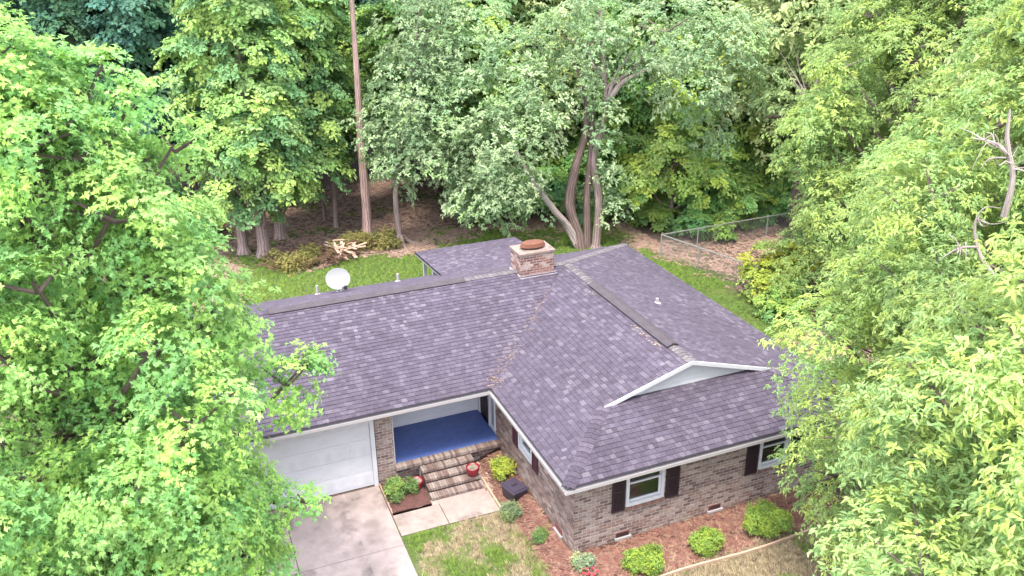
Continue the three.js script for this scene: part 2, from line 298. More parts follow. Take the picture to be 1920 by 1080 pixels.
// fascia, gutters, soffit
{
  const fz = (y1) => y1 - 0.075;
  const add = (name, list, mat) => part(name, merge(list), mat, house);
  add('fascia', [box(LX, 0.02, HE - 0.22, HE - 0.07, -0.045, -0.02)], M.trim);
  add('fascia', [box(0.02, 0.045, HE - 0.22, HE - 0.07, -0.02, CC - 0.02)], M.trim);
  add('fascia', [box(0.045, W - 0.02, HE - 0.22, HE - 0.07, CC - 0.045, CC - 0.02)], M.trim);
  add('fascia', [box(W - 0.045, W - 0.02, HE - 0.22, HE - 0.07, BZ + 0.02, CC - 0.046)], M.trim);
  add('fascia', [box(LX, W - 0.046, HE - 0.22, HE - 0.07, BZ + 0.02, BZ + 0.045)], M.trim);
  const gutter = (x0, x1, z0, z1, along) => along === 'x'
    ? [box(x0, x1, HE - 0.15, HE - 0.14, z0, z1), box(x0, x1, HE - 0.14, HE - 0.06, z1 - 0.01, z1), box(x0, x1, HE - 0.14, HE - 0.09, z0, z0 + 0.008)]
    : [box(x0, x1, HE - 0.15, HE - 0.14, z0, z1), box(x0, x0 + 0.01, HE - 0.14, HE - 0.06, z0, z1), box(x1 - 0.008, x1, HE - 0.14, HE - 0.09, z0, z1)];
  add('gutter', gutter(LX, -0.075, -0.018, 0.075, 'x'), M.trim);
  add('gutter', gutter(-0.075, 0.018, -0.018, CC - 0.02, 'z'), M.trim);
  add('gutter', gutter(-0.075, W + 0.06, CC - 0.018, CC + 0.075, 'x'), M.trim);
  add('gutter', gutter(LX, W, BZ - 0.075, BZ + 0.018, 'x'), M.trim);
  add('soffit', [box(LX, 0.018, HE - 0.2, HE - 0.185, -2.28, -0.047), box(0.047, 0.4, HE - 0.2, HE - 0.186, -2.28, CC - 0.047), box(0.401, W - 0.047, HE - 0.2, HE - 0.186, 4.63, CC - 0.047)], M.trim);
}
// gable over the front slope: siding boards, rake boards
{
  const yTop = (x) => HE + P * (x < W / 2 ? x : W - x) - 0.06, ys = HE + P * (CC - GW);
  const g = part('gable_wall', (() => { const t = new Tris(), xl = T + 0.25; t.poly([V(xl, ys, GW - 0.02), V(W - xl, ys, GW - 0.02), V(W / 2, HR - 0.06, GW - 0.02)], [1, 1, 1]); return t.geo(); })(), M.white, house);
  for (let k = 0; k < 5; k++) { const y0 = ys - 0.02 + k * 0.16, y1 = y0 + 0.156, xx = (y) => clamp((y - HE + 0.06) / P, 0, W / 2); const a = xx(y0), b = xx(y1); if (a >= W / 2 - 0.03) break;
    const t = new Tris(); t.poly([V(a, y0, GW + 0.016), V(W - a, y0, GW + 0.016), V(W - b, y1, GW), V(b, y1, GW)], [1, 1, 1], [[a, y0], [W - a, y0], [W - b, y1], [b, y1]]); t.poly([V(a, y0, GW - 0.01), V(W - a, y0, GW - 0.01), V(W - a, y0, GW + 0.016), V(a, y0, GW + 0.016)], [1, 1, 1]); part('siding_board', t.geo(), M.white, g); }
  for (const s of [-1, 1]) {
    const X = (x) => s < 0 ? x : W - x, t = new Tris(), top = (x) => HE + P * x + 0.012, z0 = GZ - 0.005, z1 = GZ + 0.03, h = 0.115;
    const pts = [[T - 0.12, top(T - 0.12)], [W / 2, top(W / 2)], [W / 2, top(W / 2) - h], [T + 0.1, top(T + 0.1) - h * 0.9], [T - 0.12, top(T - 0.12) - 0.1]].map(([x, y]) => [X(x), y]);
    t.poly(pts.map(([x, y]) => V(x, y, z1)), [1, 1, 1], pts); t.poly(pts.map(([x, y]) => V(x, y, z0)), [1, 1, 1], pts);
    pts.forEach((p, i) => { const q = pts[(i + 1) % pts.length]; t.poly([V(p[0], p[1], z0), V(q[0], q[1], z0), V(q[0], q[1], z1), V(p[0], p[1], z1)], [1, 1, 1], [p, q, q, p]); });
    part('rake_board', t.geo(), M.white, house);
    const so = new Tris(); so.poly([V(X(T), HE + P * T - 0.07, GW), V(X(W / 2), HR - 0.07, GW), V(X(W / 2), HR - 0.07, z0), V(X(T), HE + P * T - 0.07, z0)], [1, 1, 1]); part('rake_soffit', so.geo(), M.white, house);
  }
}
// brick walls
const brickTones = [[0.4, 0.28, 0.245], [0.32, 0.215, 0.19], [0.47, 0.36, 0.315], [0.22, 0.14, 0.13], [0.53, 0.42, 0.38], [0.37, 0.23, 0.195], [0.4, 0.19, 0.155], [0.27, 0.12, 0.105], [0.55, 0.42, 0.38]];
const brickVariants = brickTones.map((t) => std({ color: lin(...t), map: grain, bumpMap: rough, bumpScale: 0.003 }));
const bricks = [], brickR = rngOf(21);
// origin o, u along the wall, n outwards (axis vectors), length, height, holes [u0,u1,v0,v1]
function layBricks(parent, o, u, n, L, H, holes = [], opt = {}) {
  const h = 0.09, w = 0.235, v0 = opt.v0 ?? 0;
  for (let row = 0; row * h < H - 0.03; row++) for (let k = -1; k * w < L; k++) {
    let a = k * w + (row % 2 ? w / 2 : 0), b = a + w - 0.024; const y0 = row * h + 0.01, y1 = Math.min(H, row * h + h - 0.014);
    a = Math.max(0, a); b = Math.min(L, b);
    const segs = [[a, b]];
    for (const q of holes) if (y1 > q[2] + 0.02 && y0 < q[3] - 0.02) for (let i = segs.length - 1; i >= 0; i--) { const [s, e] = segs[i]; if (e > q[0] && s < q[1]) { segs.splice(i, 1); if (s < q[0] - 0.03) segs.push([s, q[0]]); if (e > q[1] + 0.03) segs.push([q[1], e]); } }
    for (const [s, e] of segs) if (e - s > 0.03) {
      const c = o.clone().addScaledVector(u, (s + e) / 2).add(V(0, (y0 + y1) / 2 + v0, 0)).addScaledVector(n, -0.005 + 0.004 * brickR());
      bricks.push({ parent, c, u, n, sx: e - s, sy: y1 - y0, tone: opt.red ? 6 + Math.floor(brickR() * 3) : Math.floor(brickR() * 6), d: c.distanceTo(camera.position) + (inFrame(c) ? 0 : 100) });
    }
  }
}
{
  const fw = part('brick_wall', merge([box(0.4, 1.82, -0.3, 2.19, 4.5, 4.63), box(2.93, 5.84, -0.3, 2.19, 4.5, 4.63), box(6.84, 8.84, -0.3, 2.19, 4.5, 4.63), box(1.82, 2.93, -0.3, 1.0, 4.5, 4.63), box(5.84, 6.84, -0.3, 1.0, 4.5, 4.63)]), M.mortar, house);
  layBricks(fw, V(0.4, -0.16, 4.63), V(1, 0, 0), V(0, 0, 1), 8.44, 2.34, [[1.40, 2.55, 1.16, 2.4], [5.42, 6.46, 1.16, 2.4], [1.16, 1.56, 0.24, 0.42], [3.95, 4.35, 0.24, 0.42]]);
  const lw = part('brick_wall', merge([box(0.4, 0.53, -0.4, 2.19, -0.7, 1.1), box(0.4, 0.53, -0.4, 2.19, 2.08, 4.5), box(0.4, 0.53, -0.4, 1.0, 1.1, 2.08)]), M.mortar, house);
  layBricks(lw, V(0.4, -0.32, -0.7), V(0, 0, 1), V(-1, 0, 0), 5.33, 2.5, [[1.8, 2.78, 1.32, 2.6]]);
  const rw = part('brick_wall', box(8.71, 8.84, -0.3, 2.19, -8.3, 4.5), M.mortar, house);
  layBricks(rw, V(8.84, -0.16, 4.63), V(0, 0, -1), V(1, 0, 0), 3.5, 2.34);
  part('rear_wall', box(-9, 8.7, -0.3, 2.19, -8.36, -8.24), M.mortar, house);
  part('garage_end_wall', box(-9, -8.88, -0.4, 2.19, -8.24, -0.44), M.mortar, house);
  const pier = part('brick_pier', box(-3.32, -2.82, -0.42, 2.08, -0.98, -0.44), M.mortar, house);
  layBricks(pier, V(-3.32, -0.4, -0.44), V(1, 0, 0), V(0, 0, 1), 0.5, 2.48);
  const base = part('porch_base', box(-2.82, 0.4, -0.42, 0.2, -2.3, -0.44), M.mortar, house);
  layBricks(base, V(-2.82, -0.4, -0.44), V(1, 0, 0), V(0, 0, 1), 3.2, 0.6);
  const lp = part('brick_wall', box(-9.0, -8.3, -0.42, 2.19, -0.56, -0.44), M.mortar, house);
  layBricks(lp, V(-9.0, -0.4, -0.44), V(1, 0, 0), V(0, 0, 1), 0.7, 2.5);
  // chimney
  const cx0 = 2.78, cx1 = 4.0, cz0 = -5.25, cz1 = -4.4, top = 4.4;
  const ch = part('chimney', box(cx0, cx1, 3.2, top, cz0, cz1), M.mortar, house);
  layBricks(ch, V(cx0, 3.44, cz1), V(1, 0, 0), V(0, 0, 1), cx1 - cx0, 0.96, [], { red: true }); layBricks(ch, V(cx0, 3.44, cz0), V(0, 0, 1), V(-1, 0, 0), cz1 - cz0, 0.96, [], { red: true }); layBricks(ch, V(cx1, 3.44, cz1), V(0, 0, -1), V(1, 0, 0), cz1 - cz0, 0.96, [], { red: true });
  part('chimney_crown', merge([box(cx0 - 0.04, cx1 + 0.04, top, top + 0.07, cz0 - 0.04, cz1 + 0.04)]), std({ color: lin(0.36, 0.29, 0.26), map: rep(concreteTex, 0.5) }), ch);
  part('flashing', merge([box(cx0 - 0.06, cx1 + 0.06, 3.55, 3.68, cz1 + 0.012, cz1 + 0.03), box(cx0 - 0.06, cx0 - 0.03, 3.55, 3.72, cz0, cz1), box(cx0 - 0.06, cx1 + 0.06, 3.6, 3.645, cz1 + 0.03, cz1 + 0.12)]), M.trim, ch);
  const cap = new THREE.CylinderGeometry(0.34, 0.4, 0.12, 14); cap.scale(1.15, 1, 0.72); cap.translate((cx0 + cx1) / 2 + 0.02, top + 0.2, (cz0 + cz1) / 2 - 0.02);
  const flue = new THREE.CylinderGeometry(0.22, 0.22, 0.1, 14); flue.translate((cx0 + cx1) / 2 + 0.02, top + 0.1, (cz0 + cz1) / 2 - 0.02);
  part('flue_cap', cap, M.terracotta, ch); part('flue', flue, M.dark, ch);
}
{
  bricks.sort((a, b) => a.d - b.d);
  const unit = new THREE.BoxGeometry(1, 1, 0.022), t = new Tris(), basis = (b) => new THREE.Matrix4().makeBasis(b.u, V(0, 1, 0), b.n);
  const uvA = unit.attributes.uv; for (let i = 0; i < uvA.count; i++) uvA.setXY(i, uvA.getX(i) * 0.4, uvA.getY(i) * 0.15);
  bricks.forEach((b, i) => {
    if (i < 300) { const m = part('brick', unit, brickVariants[b.tone], b.parent); m.scale.set(b.sx, b.sy, 1); m.quaternion.setFromRotationMatrix(b.u.clone().cross(V(0, 1, 0)).dot(b.n) > 0 ? basis(b) : new THREE.Matrix4().makeBasis(b.u.clone().negate(), V(0, 1, 0), b.n)); m.position.copy(b.c); return; }
    const hu = b.u.clone().multiplyScalar(b.sx / 2), hv = V(0, b.sy / 2, 0), hn = b.n.clone().multiplyScalar(0.011), c = b.c, col = brickTones[b.tone].map((v) => v * (0.88 + 0.24 * hash2(i, 3)));
    const q = (a, e, f) => c.clone().addScaledVector(hu, a).addScaledVector(hv, e).addScaledVector(hn, f), k = hash2(i, 9) * 5;
    const U = [[k, k], [k + 0.4, k], [k + 0.4, k + 0.15], [k, k + 0.15]];
    t.poly([q(-1, -1, 1), q(1, -1, 1), q(1, 1, 1), q(-1, 1, 1)], col, U); t.poly([q(-1, 1, 1), q(1, 1, 1), q(1, 1, -1), q(-1, 1, -1)], col, U); t.poly([q(-1, -1, -1), q(1, -1, -1), q(1, -1, 1), q(-1, -1, 1)], col, U); t.poly([q(-1, -1, -1), q(-1, -1, 1), q(-1, 1, 1), q(-1, 1, -1)], col, U); t.poly([q(1, -1, 1), q(1, -1, -1), q(1, 1, -1), q(1, 1, 1)], col, U);
  });
  part('brickwork', t.geo(), M.brick, house).userData.kind = 'stuff';
}
// windows, shutters, doors
function windowAt(along, p, a0, a1, y0, y1, room) { // along 'x': plane z = p facing +z; 'z': plane x = p facing -x
  const B = (u0, u1, v0, v1, d0, d1) => along === 'x' ? box(u0, u1, v0, v1, p + d0, p + d1) : box(p - d1, p - d0, v0, v1, u0, u1);
  const w = part('window', merge([B(a0, a0 + 0.09, y0, y1, -0.11, 0.03), B(a1 - 0.09, a1, y0, y1, -0.11, 0.03), B(a0 + 0.09, a1 - 0.09, y1 - 0.08, y1, -0.11, 0.03), B(a0 + 0.09, a1 - 0.09, y0, y0 + 0.1, -0.11, 0.045)]), M.white, house);
  const i0 = a0 + 0.09, i1 = a1 - 0.09, ym = (y0 + y1) / 2 + 0.07, s = 0.04;
  part('sash', merge([B(i0, i0 + s, y0 + 0.1, ym, -0.07, -0.03), B(i1 - s, i1, y0 + 0.1, ym, -0.07, -0.03), B(i0 + s, i1 - s, y0 + 0.1, y0 + 0.15, -0.07, -0.03), B(i0 + s, i1 - s, ym - 0.045, ym, -0.07, -0.03)]), M.white, w);
  part('pane', B(i0 + s, i1 - s, y0 + 0.15, ym - 0.045, -0.052, -0.048), M.glass, w);
  part('pane', B(i0, i1, ym, y1 - 0.08, -0.082, -0.078), M.glass, w);
const [x0, x1, z0, z1] = room, t = 0.03; // a closed room behind the window
  part('room_interior', merge([box(x0, x1, 0.3, 0.3 + t, z0, z1), box(x0, x1, 2.15, 2.18, z0, z1), box(x0, x0 + t, 0.335, 2.145, z0, z1), box(x1 - t, x1, 0.335, 2.145, z0, z1), box(x0 + t, x1 - t, 0.335, 2.145, z0, z0 + t), box(x0 + t, x1 - t, 0.335, 2.145, z1 - t, z1)].filter((g, k) => k !== (along === 'x' ? 5 : 2))), M.room, w);
}
function shutterAt(along, p, a0, a1, y0, y1, mat) {
  const B = (u0, u1, v0, v1, d0, d1) => along === 'x' ? box(u0, u1, v0, v1, p + d0, p + d1) : box(p - d1, p - d0, v0, v1, u0, u1);
  const s = part('shutter', merge([B(a0, a0 + 0.05, y0, y1, 0.018, 0.05), B(a1 - 0.05, a1, y0, y1, 0.018, 0.05), B(a0 + 0.05, a1 - 0.05, y0, y0 + 0.06, 0.018, 0.05), B(a0 + 0.05, a1 - 0.05, y1 - 0.06, y1, 0.018, 0.05), B(a0 + 0.05, a1 - 0.05, (y0 + y1) / 2 - 0.03, (y0 + y1) / 2 + 0.03, 0.018, 0.05)]), mat, house);
  const sl = []; for (let y = y0 + 0.065; y < y1 - 0.1; y += 0.045) sl.push(B(a0 + 0.05, a1 - 0.05, y, y + 0.03, 0.02, 0.038)); part('louvre', merge(sl), mat, s).userData.kind = 'stuff';
}
windowAt('x', 4.63, 1.82, 2.93, 1.0, 2.17, [0.56, 4.2, 2.32, 4.495]); shutterAt('x', 4.63, 1.42, 1.79, 0.93, 2.15, M.shutter); shutterAt('x', 4.63, 2.97, 3.36, 0.93, 2.15, M.shutter);
windowAt('x', 4.63, 5.84, 6.84, 1.0, 2.17, [4.5, 8.2, 0.8, 4.495]); shutterAt('x', 4.63, 5.42, 5.8, 0.93, 2.15, M.shutter); shutterAt('x', 4.63, 6.88, 7.26, 0.93, 2.15, M.shutter);
windowAt('z', 0.4, 1.1, 2.08, 1.0, 2.17, [0.535, 4.2, -0.4, 2.25]); shutterAt('z', 0.4, 0.72, 1.07, 0.93, 2.15, M.redShutter); shutterAt('z', 0.4, 2.11, 2.46, 0.93, 2.15, M.redShutter);
{ // rowlock sills, foundation vents
  const sillM = [0, 1, 2].map((k) => std({ color: lin(0.27 + 0.05 * k, 0.15 + 0.035 * k, 0.125 + 0.03 * k), map: grain }));
  for (const [x0, x1] of [[1.82, 2.93], [5.84, 6.84]]) { const n = 14, s = part('window_sill', box(x0, x1, 0.9, 0.985, 4.64, 4.66), M.mortar, house); for (let i = 0; i < n; i++) { const a = lerp(x0, x1, i / n); part('brick', box(a + 0.006, a + (x1 - x0) / n - 0.006, 0.9, 0.99 - 0.004 * (i % 2), 4.641, 4.7), sillM[(i * 7) % 3], s); } }
  const ventM = std({ color: lin(0.3, 0.09, 0.075), map: grain });
  for (const x of [1.58, 4.37]) { const v = part('foundation_vent', box(x, x + 0.38, 0.1, 0.245, 4.628, 4.652), ventM, house); part('vent_sill', box(x - 0.03, x + 0.44, 0.035, 0.095, 4.64, 4.7), M.trim, v); for (let i = 0; i < 4; i++) part('grille_bar', box(x + 0.02, x + 0.36, 0.118 + i * 0.03, 0.13 + i * 0.03, 4.652, 4.66), M.dark, v); }
  for (const z of [0.55, 3.6]) { const v = part('foundation_vent', box(0.375, 0.402, 0.05, 0.2, z, z + 0.38), ventM, house); part('vent_sill', box(0.32, 0.39, 0, 0.05, z - 0.03, z + 0.42), M.trim, v); }
}
{ // garage door of four panel rows, trim, frieze
  const x0 = -8.25, x1 = -3.46, y0 = -0.28, y1 = 1.82, door = part('garage_door', box(x0, x1, y0, y1, -0.56, -0.53), M.white, house);
  for (let r = 0; r < 4; r++) {
    const a = y0 + r * 0.525 + 0.004, b = a + 0.517, s = part('door_section', box(x0, x1, a, b, -0.529, -0.505), M.white, door);
  }
  for (let r = 0; r < 4; r++) for (let c = 0; c < 8; c++) { const a = x0 + 0.08 + c * 0.59, y = y0 + r * 0.525 + 0.09; part('panel', box(a, a + 0.5, y, y + 0.345, -0.504, -0.497), M.white, door); }
  part('door_trim', merge([box(x1 + 0.002, x1 + 0.12, -0.3, 1.83, -0.56, -0.425), box(x0 - 0.05, x1 + 0.12, 1.832, 1.93, -0.56, -0.425)]), M.white, house);
  part('frieze', box(-8.9, -3.33, 1.932, 2.19, -0.56, -0.435), M.white, house);
  part('frieze', box(-3.328, -2.8, 2.082, 2.19, -0.98, -0.43), M.white, house);
}
{ // porch: blue floor, back wall, corner boards, front door, side light
  part('porch_floor', box(-2.8, 0.38, 0.202, 0.3, -2.3, -0.46), M.bluePaint, house);
  const wall = part('porch_wall', box(-2.82, 0.5, 0.2, 2.19, -2.42, -2.31), M.white, house);
  for (let i = 0; i < 9; i++) part('siding_board', box(-2.8, 0.3, 0.31 + i * 0.205, 0.31 + i * 0.205 + 0.2, -2.309, -2.296 + 0.002 * (i % 2)), M.white, wall);
  part('corner_board', box(0.302, 0.385, 0.302, 2.18, -2.309, -2.27), M.white, wall);
  part('porch_side_wall', box(-2.94, -2.822, -0.4, 2.07, -2.3, -0.985), M.white, house);
  part('corner_board', box(-2.817, -2.79, 0.302, 2.07, -0.99, -0.47), M.white, house);
  part('side_panel', merge([box(0.4, 0.53, 0.2, 2.19, -2.3, -2.2), box(0.4, 0.53, 0.2, 2.19, -1.25, -0.7)]), M.white, house);
  const d = part('front_door', box(0.43, 0.47, 0.31, 2.18, -2.18, -1.27), M.shutter, house);
  for (const [a, b] of [[-2.08, -1.78], [-1.68, -1.37]]) for (const [c, e] of [[0.45, 1.0], [1.15, 1.95]]) part('door_panel', box(0.42, 0.4295, c, e, a, b), M.shutter, d);
  part('knob', new THREE.SphereGeometry(0.03, 10, 8).translate(0.4, 1.25, -1.33), M.metal, d);
  part('door_frame', merge([box(0.372, 0.43, 0.302, 2.18, -2.2, -2.16), box(0.372, 0.43, 0.302, 2.18, -1.29, -1.2)]), M.white, house);
  const sl = part('side_light', merge([box(0.37, 0.399, 0.4, 2.15, -1.1, -1.04), box(0.37, 0.399, 0.4, 2.15, -0.8, -0.74), box(0.37, 0.399, 0.4, 0.5, -1.04, -0.8)]), M.white, house);
  part('pane', box(0.382, 0.39, 0.5, 2.15, -1.04, -0.8), std({ color: lin(0.25, 0.26, 0.3), roughness: 0.15 }), sl);
}
{ // brick steps with tread bricks on edge
  const treadM = [[0.38, 0.29, 0.26], [0.3, 0.215, 0.19], [0.44, 0.36, 0.33], [0.23, 0.155, 0.14]].map((c) => std({ color: lin(...c), map: grain, bumpMap: rough, bumpScale: 0.003 })), r = rngOf(9);
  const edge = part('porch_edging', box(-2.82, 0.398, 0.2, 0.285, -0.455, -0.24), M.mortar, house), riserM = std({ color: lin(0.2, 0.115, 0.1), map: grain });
  for (let i = 0; i < 44; i++) { const a = -2.82 + i * 0.0731; part('brick', box(a + 0.005, a + 0.0681, 0.212, 0.3 + 0.006 * r(), -0.455, -0.215 + 0.008 * r()), treadM[Math.floor(r() * 4)], edge); }
  const st = part('front_steps', box(-2.15, -0.6, -0.42, 0.07, -0.43, -0.22), M.mortar, house);
  for (let k = 0; k < 4; k++) {
    const z0 = -0.22 + k * 0.28, y = 0.18 - k * 0.12;
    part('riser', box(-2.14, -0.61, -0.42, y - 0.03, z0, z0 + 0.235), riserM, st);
    for (let i = 0; i < 22; i++) { const a = -2.16 + i * 0.0712; part('tread_brick', box(a + 0.005, a + 0.0665, y - 0.075, y + 0.005 * r(), z0 + 0.002, z0 + 0.278), treadM[Math.floor(r() * 4)], st); }
  }
}
{ // rear porch under the low roof
  const add = (n, g, m = M.white) => part(n, g, m, house);
  add('porch_post', box(ADD.x0 + 0.2, ADD.x0 + 0.32, 0, 2.3, ADD.z0 + 0.35, ADD.z0 + 0.47)); add('porch_post', box(ADD.x1 - 0.32, ADD.x1 - 0.2, 0, 2.3, ADD.z0 + 0.35, ADD.z0 + 0.47)); add('porch_post', box(ADD.x0 + 0.2, ADD.x0 + 0.32, 0, 2.42, -9.5, -9.38));
  add('porch_beam', merge([beam(V(ADD.x0 + 0.02, ADD.y0 - 0.06, ADD.z0 + 0.02), V(ADD.x0 + 0.02, ADD.y1 - 0.06, ADD.z1), 0.04, 0.13), box(ADD.x0, ADD.x1, ADD.y0 - 0.19, ADD.y0 - 0.065, ADD.z0 + 0.002, ADD.z0 + 0.04)]), M.galv);
  add('porch_screen_wall', merge([box(ADD.x0 + 0.34, ADD.x0 + 0.38, 0, 0.95, -9.36, -8.4), box(ADD.x0 + 0.34, ADD.x1 - 0.34, 0, 0.8, ADD.z0 + 0.4, ADD.z0 + 0.44)]), M.white);
  add('porch_slab', box(ADD.x0, ADD.x1, -0.1, 0.06, ADD.z0 + 0.1, -8.37), M.concrete);
}

// ------------------------------------------------------------------ foliage
// one leaf: folded along its midrib; lobed ones get side points. Built along +z, facing +y.
function leafTris(t, at, dir, up, L, Wd, kind, col) {
  const z = dir.clone().normalize(), x = up.clone().cross(z).normalize(), y = z.clone().cross(x);
  const q = (a, b, c) => at.clone().addScaledVector(x, a * Wd).addScaledVector(z, b * L).addScaledVector(y, c * L);
  const base = q(0, 0, 0), tip = q(0, 1, -0.18), mid = q(0, 0.5, 0.02);
  if (kind === 'lobed') { // five-lobed blade
    for (const s of [-1, 1]) { t.tri(base, q(s * 0.52, 0.28, 0.1), mid, col); t.tri(mid, q(s * 0.5, 0.62, 0.06), q(s * 0.16, 0.6, 0.05), col); t.tri(mid, q(s * 0.16, 0.6, 0.05), tip, col); }
  } else { for (const s of [-1, 1]) { t.tri(base, q(s * 0.5, 0.45, 0.1), tip, col); } }
}
// a spray: many leaves on a few twigs in a shallow dome of about unit size
function spray(seed, n, R, L, Wd, kind, opt = {}) {
  const r = rngOf(seed), t = new Tris(), flat = opt.flat ?? 0.45, twigs = opt.twigs ?? 6, ends = [];
  for (let k = 0; k < twigs; k++) { const a = (k + r() * 0.7) / twigs * Math.PI * 2, e = Math.sqrt(0.12 + 0.88 * r()); ends.push(V(Math.cos(a) * R * e, (r() - 0.25) * R * flat - (opt.droop ?? 0.15) * R * e * e, Math.sin(a) * R * e)); }
  for (let i = 0; i < n; i++) {
    const e = ends[i % twigs], f = opt.tip ? lerp(0.55, 1, Math.sqrt(r())) : lerp(0.2, 1, r()), p = e.clone().multiplyScalar(f).add(V((r() - 0.5), (r() - 0.5) * 0.7, (r() - 0.5)).multiplyScalar(L * 0.9));
    const a = r() * Math.PI * 2, out = e.clone().normalize().multiplyScalar(0.7).add(V(Math.cos(a), (r() - 0.6) * 0.8, Math.sin(a)));
    const tilt = opt.tilt ?? 0.55, up = V((r() - 0.5) * 2 * tilt, 1, (r() - 0.5) * 2 * tilt), s = 0.7 + 0.5 * r(), g = 0.82 + 0.36 * r();
    leafTris(t, p, out, up, L * s, Wd * s, kind, [g * (0.94 + 0.12 * r()), g, g * (0.85 + 0.2 * r())]);
  }
  return t.geo();
}
const leafMat = (r, g, b, tr = 0.4) => new THREE.MeshPhysicalMaterial({ color: lin(r, g, b), vertexColors: true, roughness: 1, specularIntensity: 0.25, transmission: tr, thickness: 0, side: THREE.DoubleSide });
const LEAF = {
  maple: { geos: [1, 2, 3].map((s) => spray(s, 66, 0.46, 0.1, 0.1, 'lobed', { twigs: 8, tilt: 0.6, flat: 0.55 })), mat: leafMat(0.28, 0.475, 0.155), tint: [[1, 1, 1], [1.2, 1.12, 0.9], [0.72, 0.86, 0.9], [0.9, 0.95, 0.8]] },
  oak: { geos: [4, 5, 6].map((s) => spray(s, 100, 0.42, 0.108, 0.038, 'blade', { twigs: 10, tip: true, tilt: 0.8, flat: 0.7 })), mat: leafMat(0.36, 0.49, 0.19), tint: [[1, 1, 1], [1.15, 1.08, 0.85], [0.8, 0.9, 0.95], [0.9, 0.92, 0.85]] },
  silver: { geos: [7, 8, 9].map((s) => spray(s, 90, 0.62, 0.16, 0.082, 'blade', { twigs: 10, tip: true, tilt: 0.9, flat: 0.7 })), mat: leafMat(0.34, 0.45, 0.265), tint: [[1, 1, 1], [1.15, 1.12, 1.15], [0.75, 0.85, 0.82], [0.9, 0.98, 0.8]] },
  broad: { geos: [10, 11, 12].map((s) => spray(s, 84, 0.68, 0.19, 0.135, 'blade', { twigs: 10, tilt: 0.6, flat: 0.5 })), mat: leafMat(0.19, 0.32, 0.11), tint: [[1, 1, 1], [1.2, 1.1, 0.8], [0.7, 0.85, 0.95], [0.88, 0.95, 0.75]] },
  hedge: { geos: [13, 14].map((s) => spray(s, 70, 0.2, 0.055, 0.032, 'blade', { twigs: 10, tilt: 0.9, flat: 0.9 })), mat: leafMat(0.23, 0.4, 0.05, 0.3), tint: [[1, 1, 1], [1.2, 1.1, 0.8], [0.8, 0.9, 0.9]] },
};
const dummy = new THREE.Object3D();
// sprays spread through lobes [x,y,z,r]: most near each lobe's upper and outer shell, facing outwards
function crownMeshes(parent, lobes, type, density, seed, o = {}) {
  const r = rngOf(seed), lt = LEAF[type], lists = lt.geos.map(() => []), mat = o.mat ?? lt.mat;
  for (const [lx, ly, lz, lr] of lobes) {
    const n = Math.round(density * lr * lr * (0.85 + 0.3 * r())), sy = o.sy ?? 0.85, tone = 0.86 + 0.28 * r();
    for (let i = 0; i < n; i++) {
      const y = 1 - 2 * Math.pow(r(), 1.25), a = r() * Math.PI * 2, s = Math.sqrt(1 - y * y), dir = V(Math.cos(a) * s, y, Math.sin(a) * s);
      const rad = lr * (r() < 0.78 ? lerp(0.8, 1.08, r()) : lerp(0.3, 0.85, r())) * (0.88 + 0.24 * vnoise(dir.x * 2.5 + lx * 3 + 20, dir.y * 2.5 + dir.z * 1.7 + lz + 20));
      const p = V(lx + dir.x * rad, ly + dir.y * rad * sy, lz + dir.z * rad); if (p.y < (o.minY ?? 0.25)) continue;
      const t = lt.tint[Math.floor(r() * lt.tint.length)], j = tone * (0.88 + 0.24 * r());
      lists[Math.floor(r() * lists.length)].push({ p, n: dir.clone().multiplyScalar(o.face ?? 0.7).add(V(0, o.lift ?? 0.75, 0)).normalize(), yaw: r() * 6.3, s: (o.scale ?? 1) * (0.75 + 0.5 * r()), c: lin(t[0] * j, t[1] * j, t[2] * j) });
    }
  }
  const crown = new THREE.Group(); crown.name = o.name ?? 'crown'; parent.add(crown);
  lists.forEach((L, k) => {
    if (!L.length) return; const m = new THREE.InstancedMesh(lt.geos[k], mat, L.length); m.name = 'leaves'; m.userData.kind = 'stuff'; m.castShadow = m.receiveShadow = true;
    L.forEach((e, i) => { dummy.position.copy(e.p); dummy.quaternion.setFromUnitVectors(V(0, 1, 0), e.n).multiply(new THREE.Quaternion().setFromAxisAngle(V(0, 1, 0), e.yaw)); dummy.scale.setScalar(e.s); dummy.updateMatrix(); m.setMatrixAt(i, dummy.matrix); m.setColorAt(i, e.c); });
    crown.add(m);
  });
}
// limbs from the trunk axis to each lobe
function limbsTo(lobes, axis, r0, seed) {
  const r = rngOf(seed), out = [];
  for (const [x, y, z, lr] of lobes) {
    const yb = Math.max(axis[0][1] + 1, Math.min(y - 0.9 - 0.5 * Math.hypot(x, z), axis[axis.length - 1][1])); let k = 0; while (k < axis.length - 2 && axis[k + 1][1] < yb) k++;
    const f = clamp((yb - axis[k][1]) / (axis[k + 1][1] - axis[k][1])), s = [lerp(axis[k][0], axis[k + 1][0], f), yb, lerp(axis[k][2], axis[k + 1][2], f)], rr = clamp(r0 * 0.42 * (0.6 + lr * 0.25), 0.035, 0.22);
    out.push(limb([[...s, rr], [lerp(s[0], x, 0.5) + (r() - 0.5) * 0.4, lerp(s[1], y, 0.38), lerp(s[2], z, 0.5) + (r() - 0.5) * 0.4, rr * 0.65], [x, y + lr * 0.2, z, rr * 0.25]], 5, 2));
    for (let q = 0; q < 3; q++) { const a = r() * 6.3; out.push(limb([[x, y, z, rr * 0.35], [x + Math.cos(a) * lr * 0.75, y + lr * (0.1 + 0.5 * r()), z + Math.sin(a) * lr * 0.75, 0.012]], 4, 2)); }
  }
  return out;
}
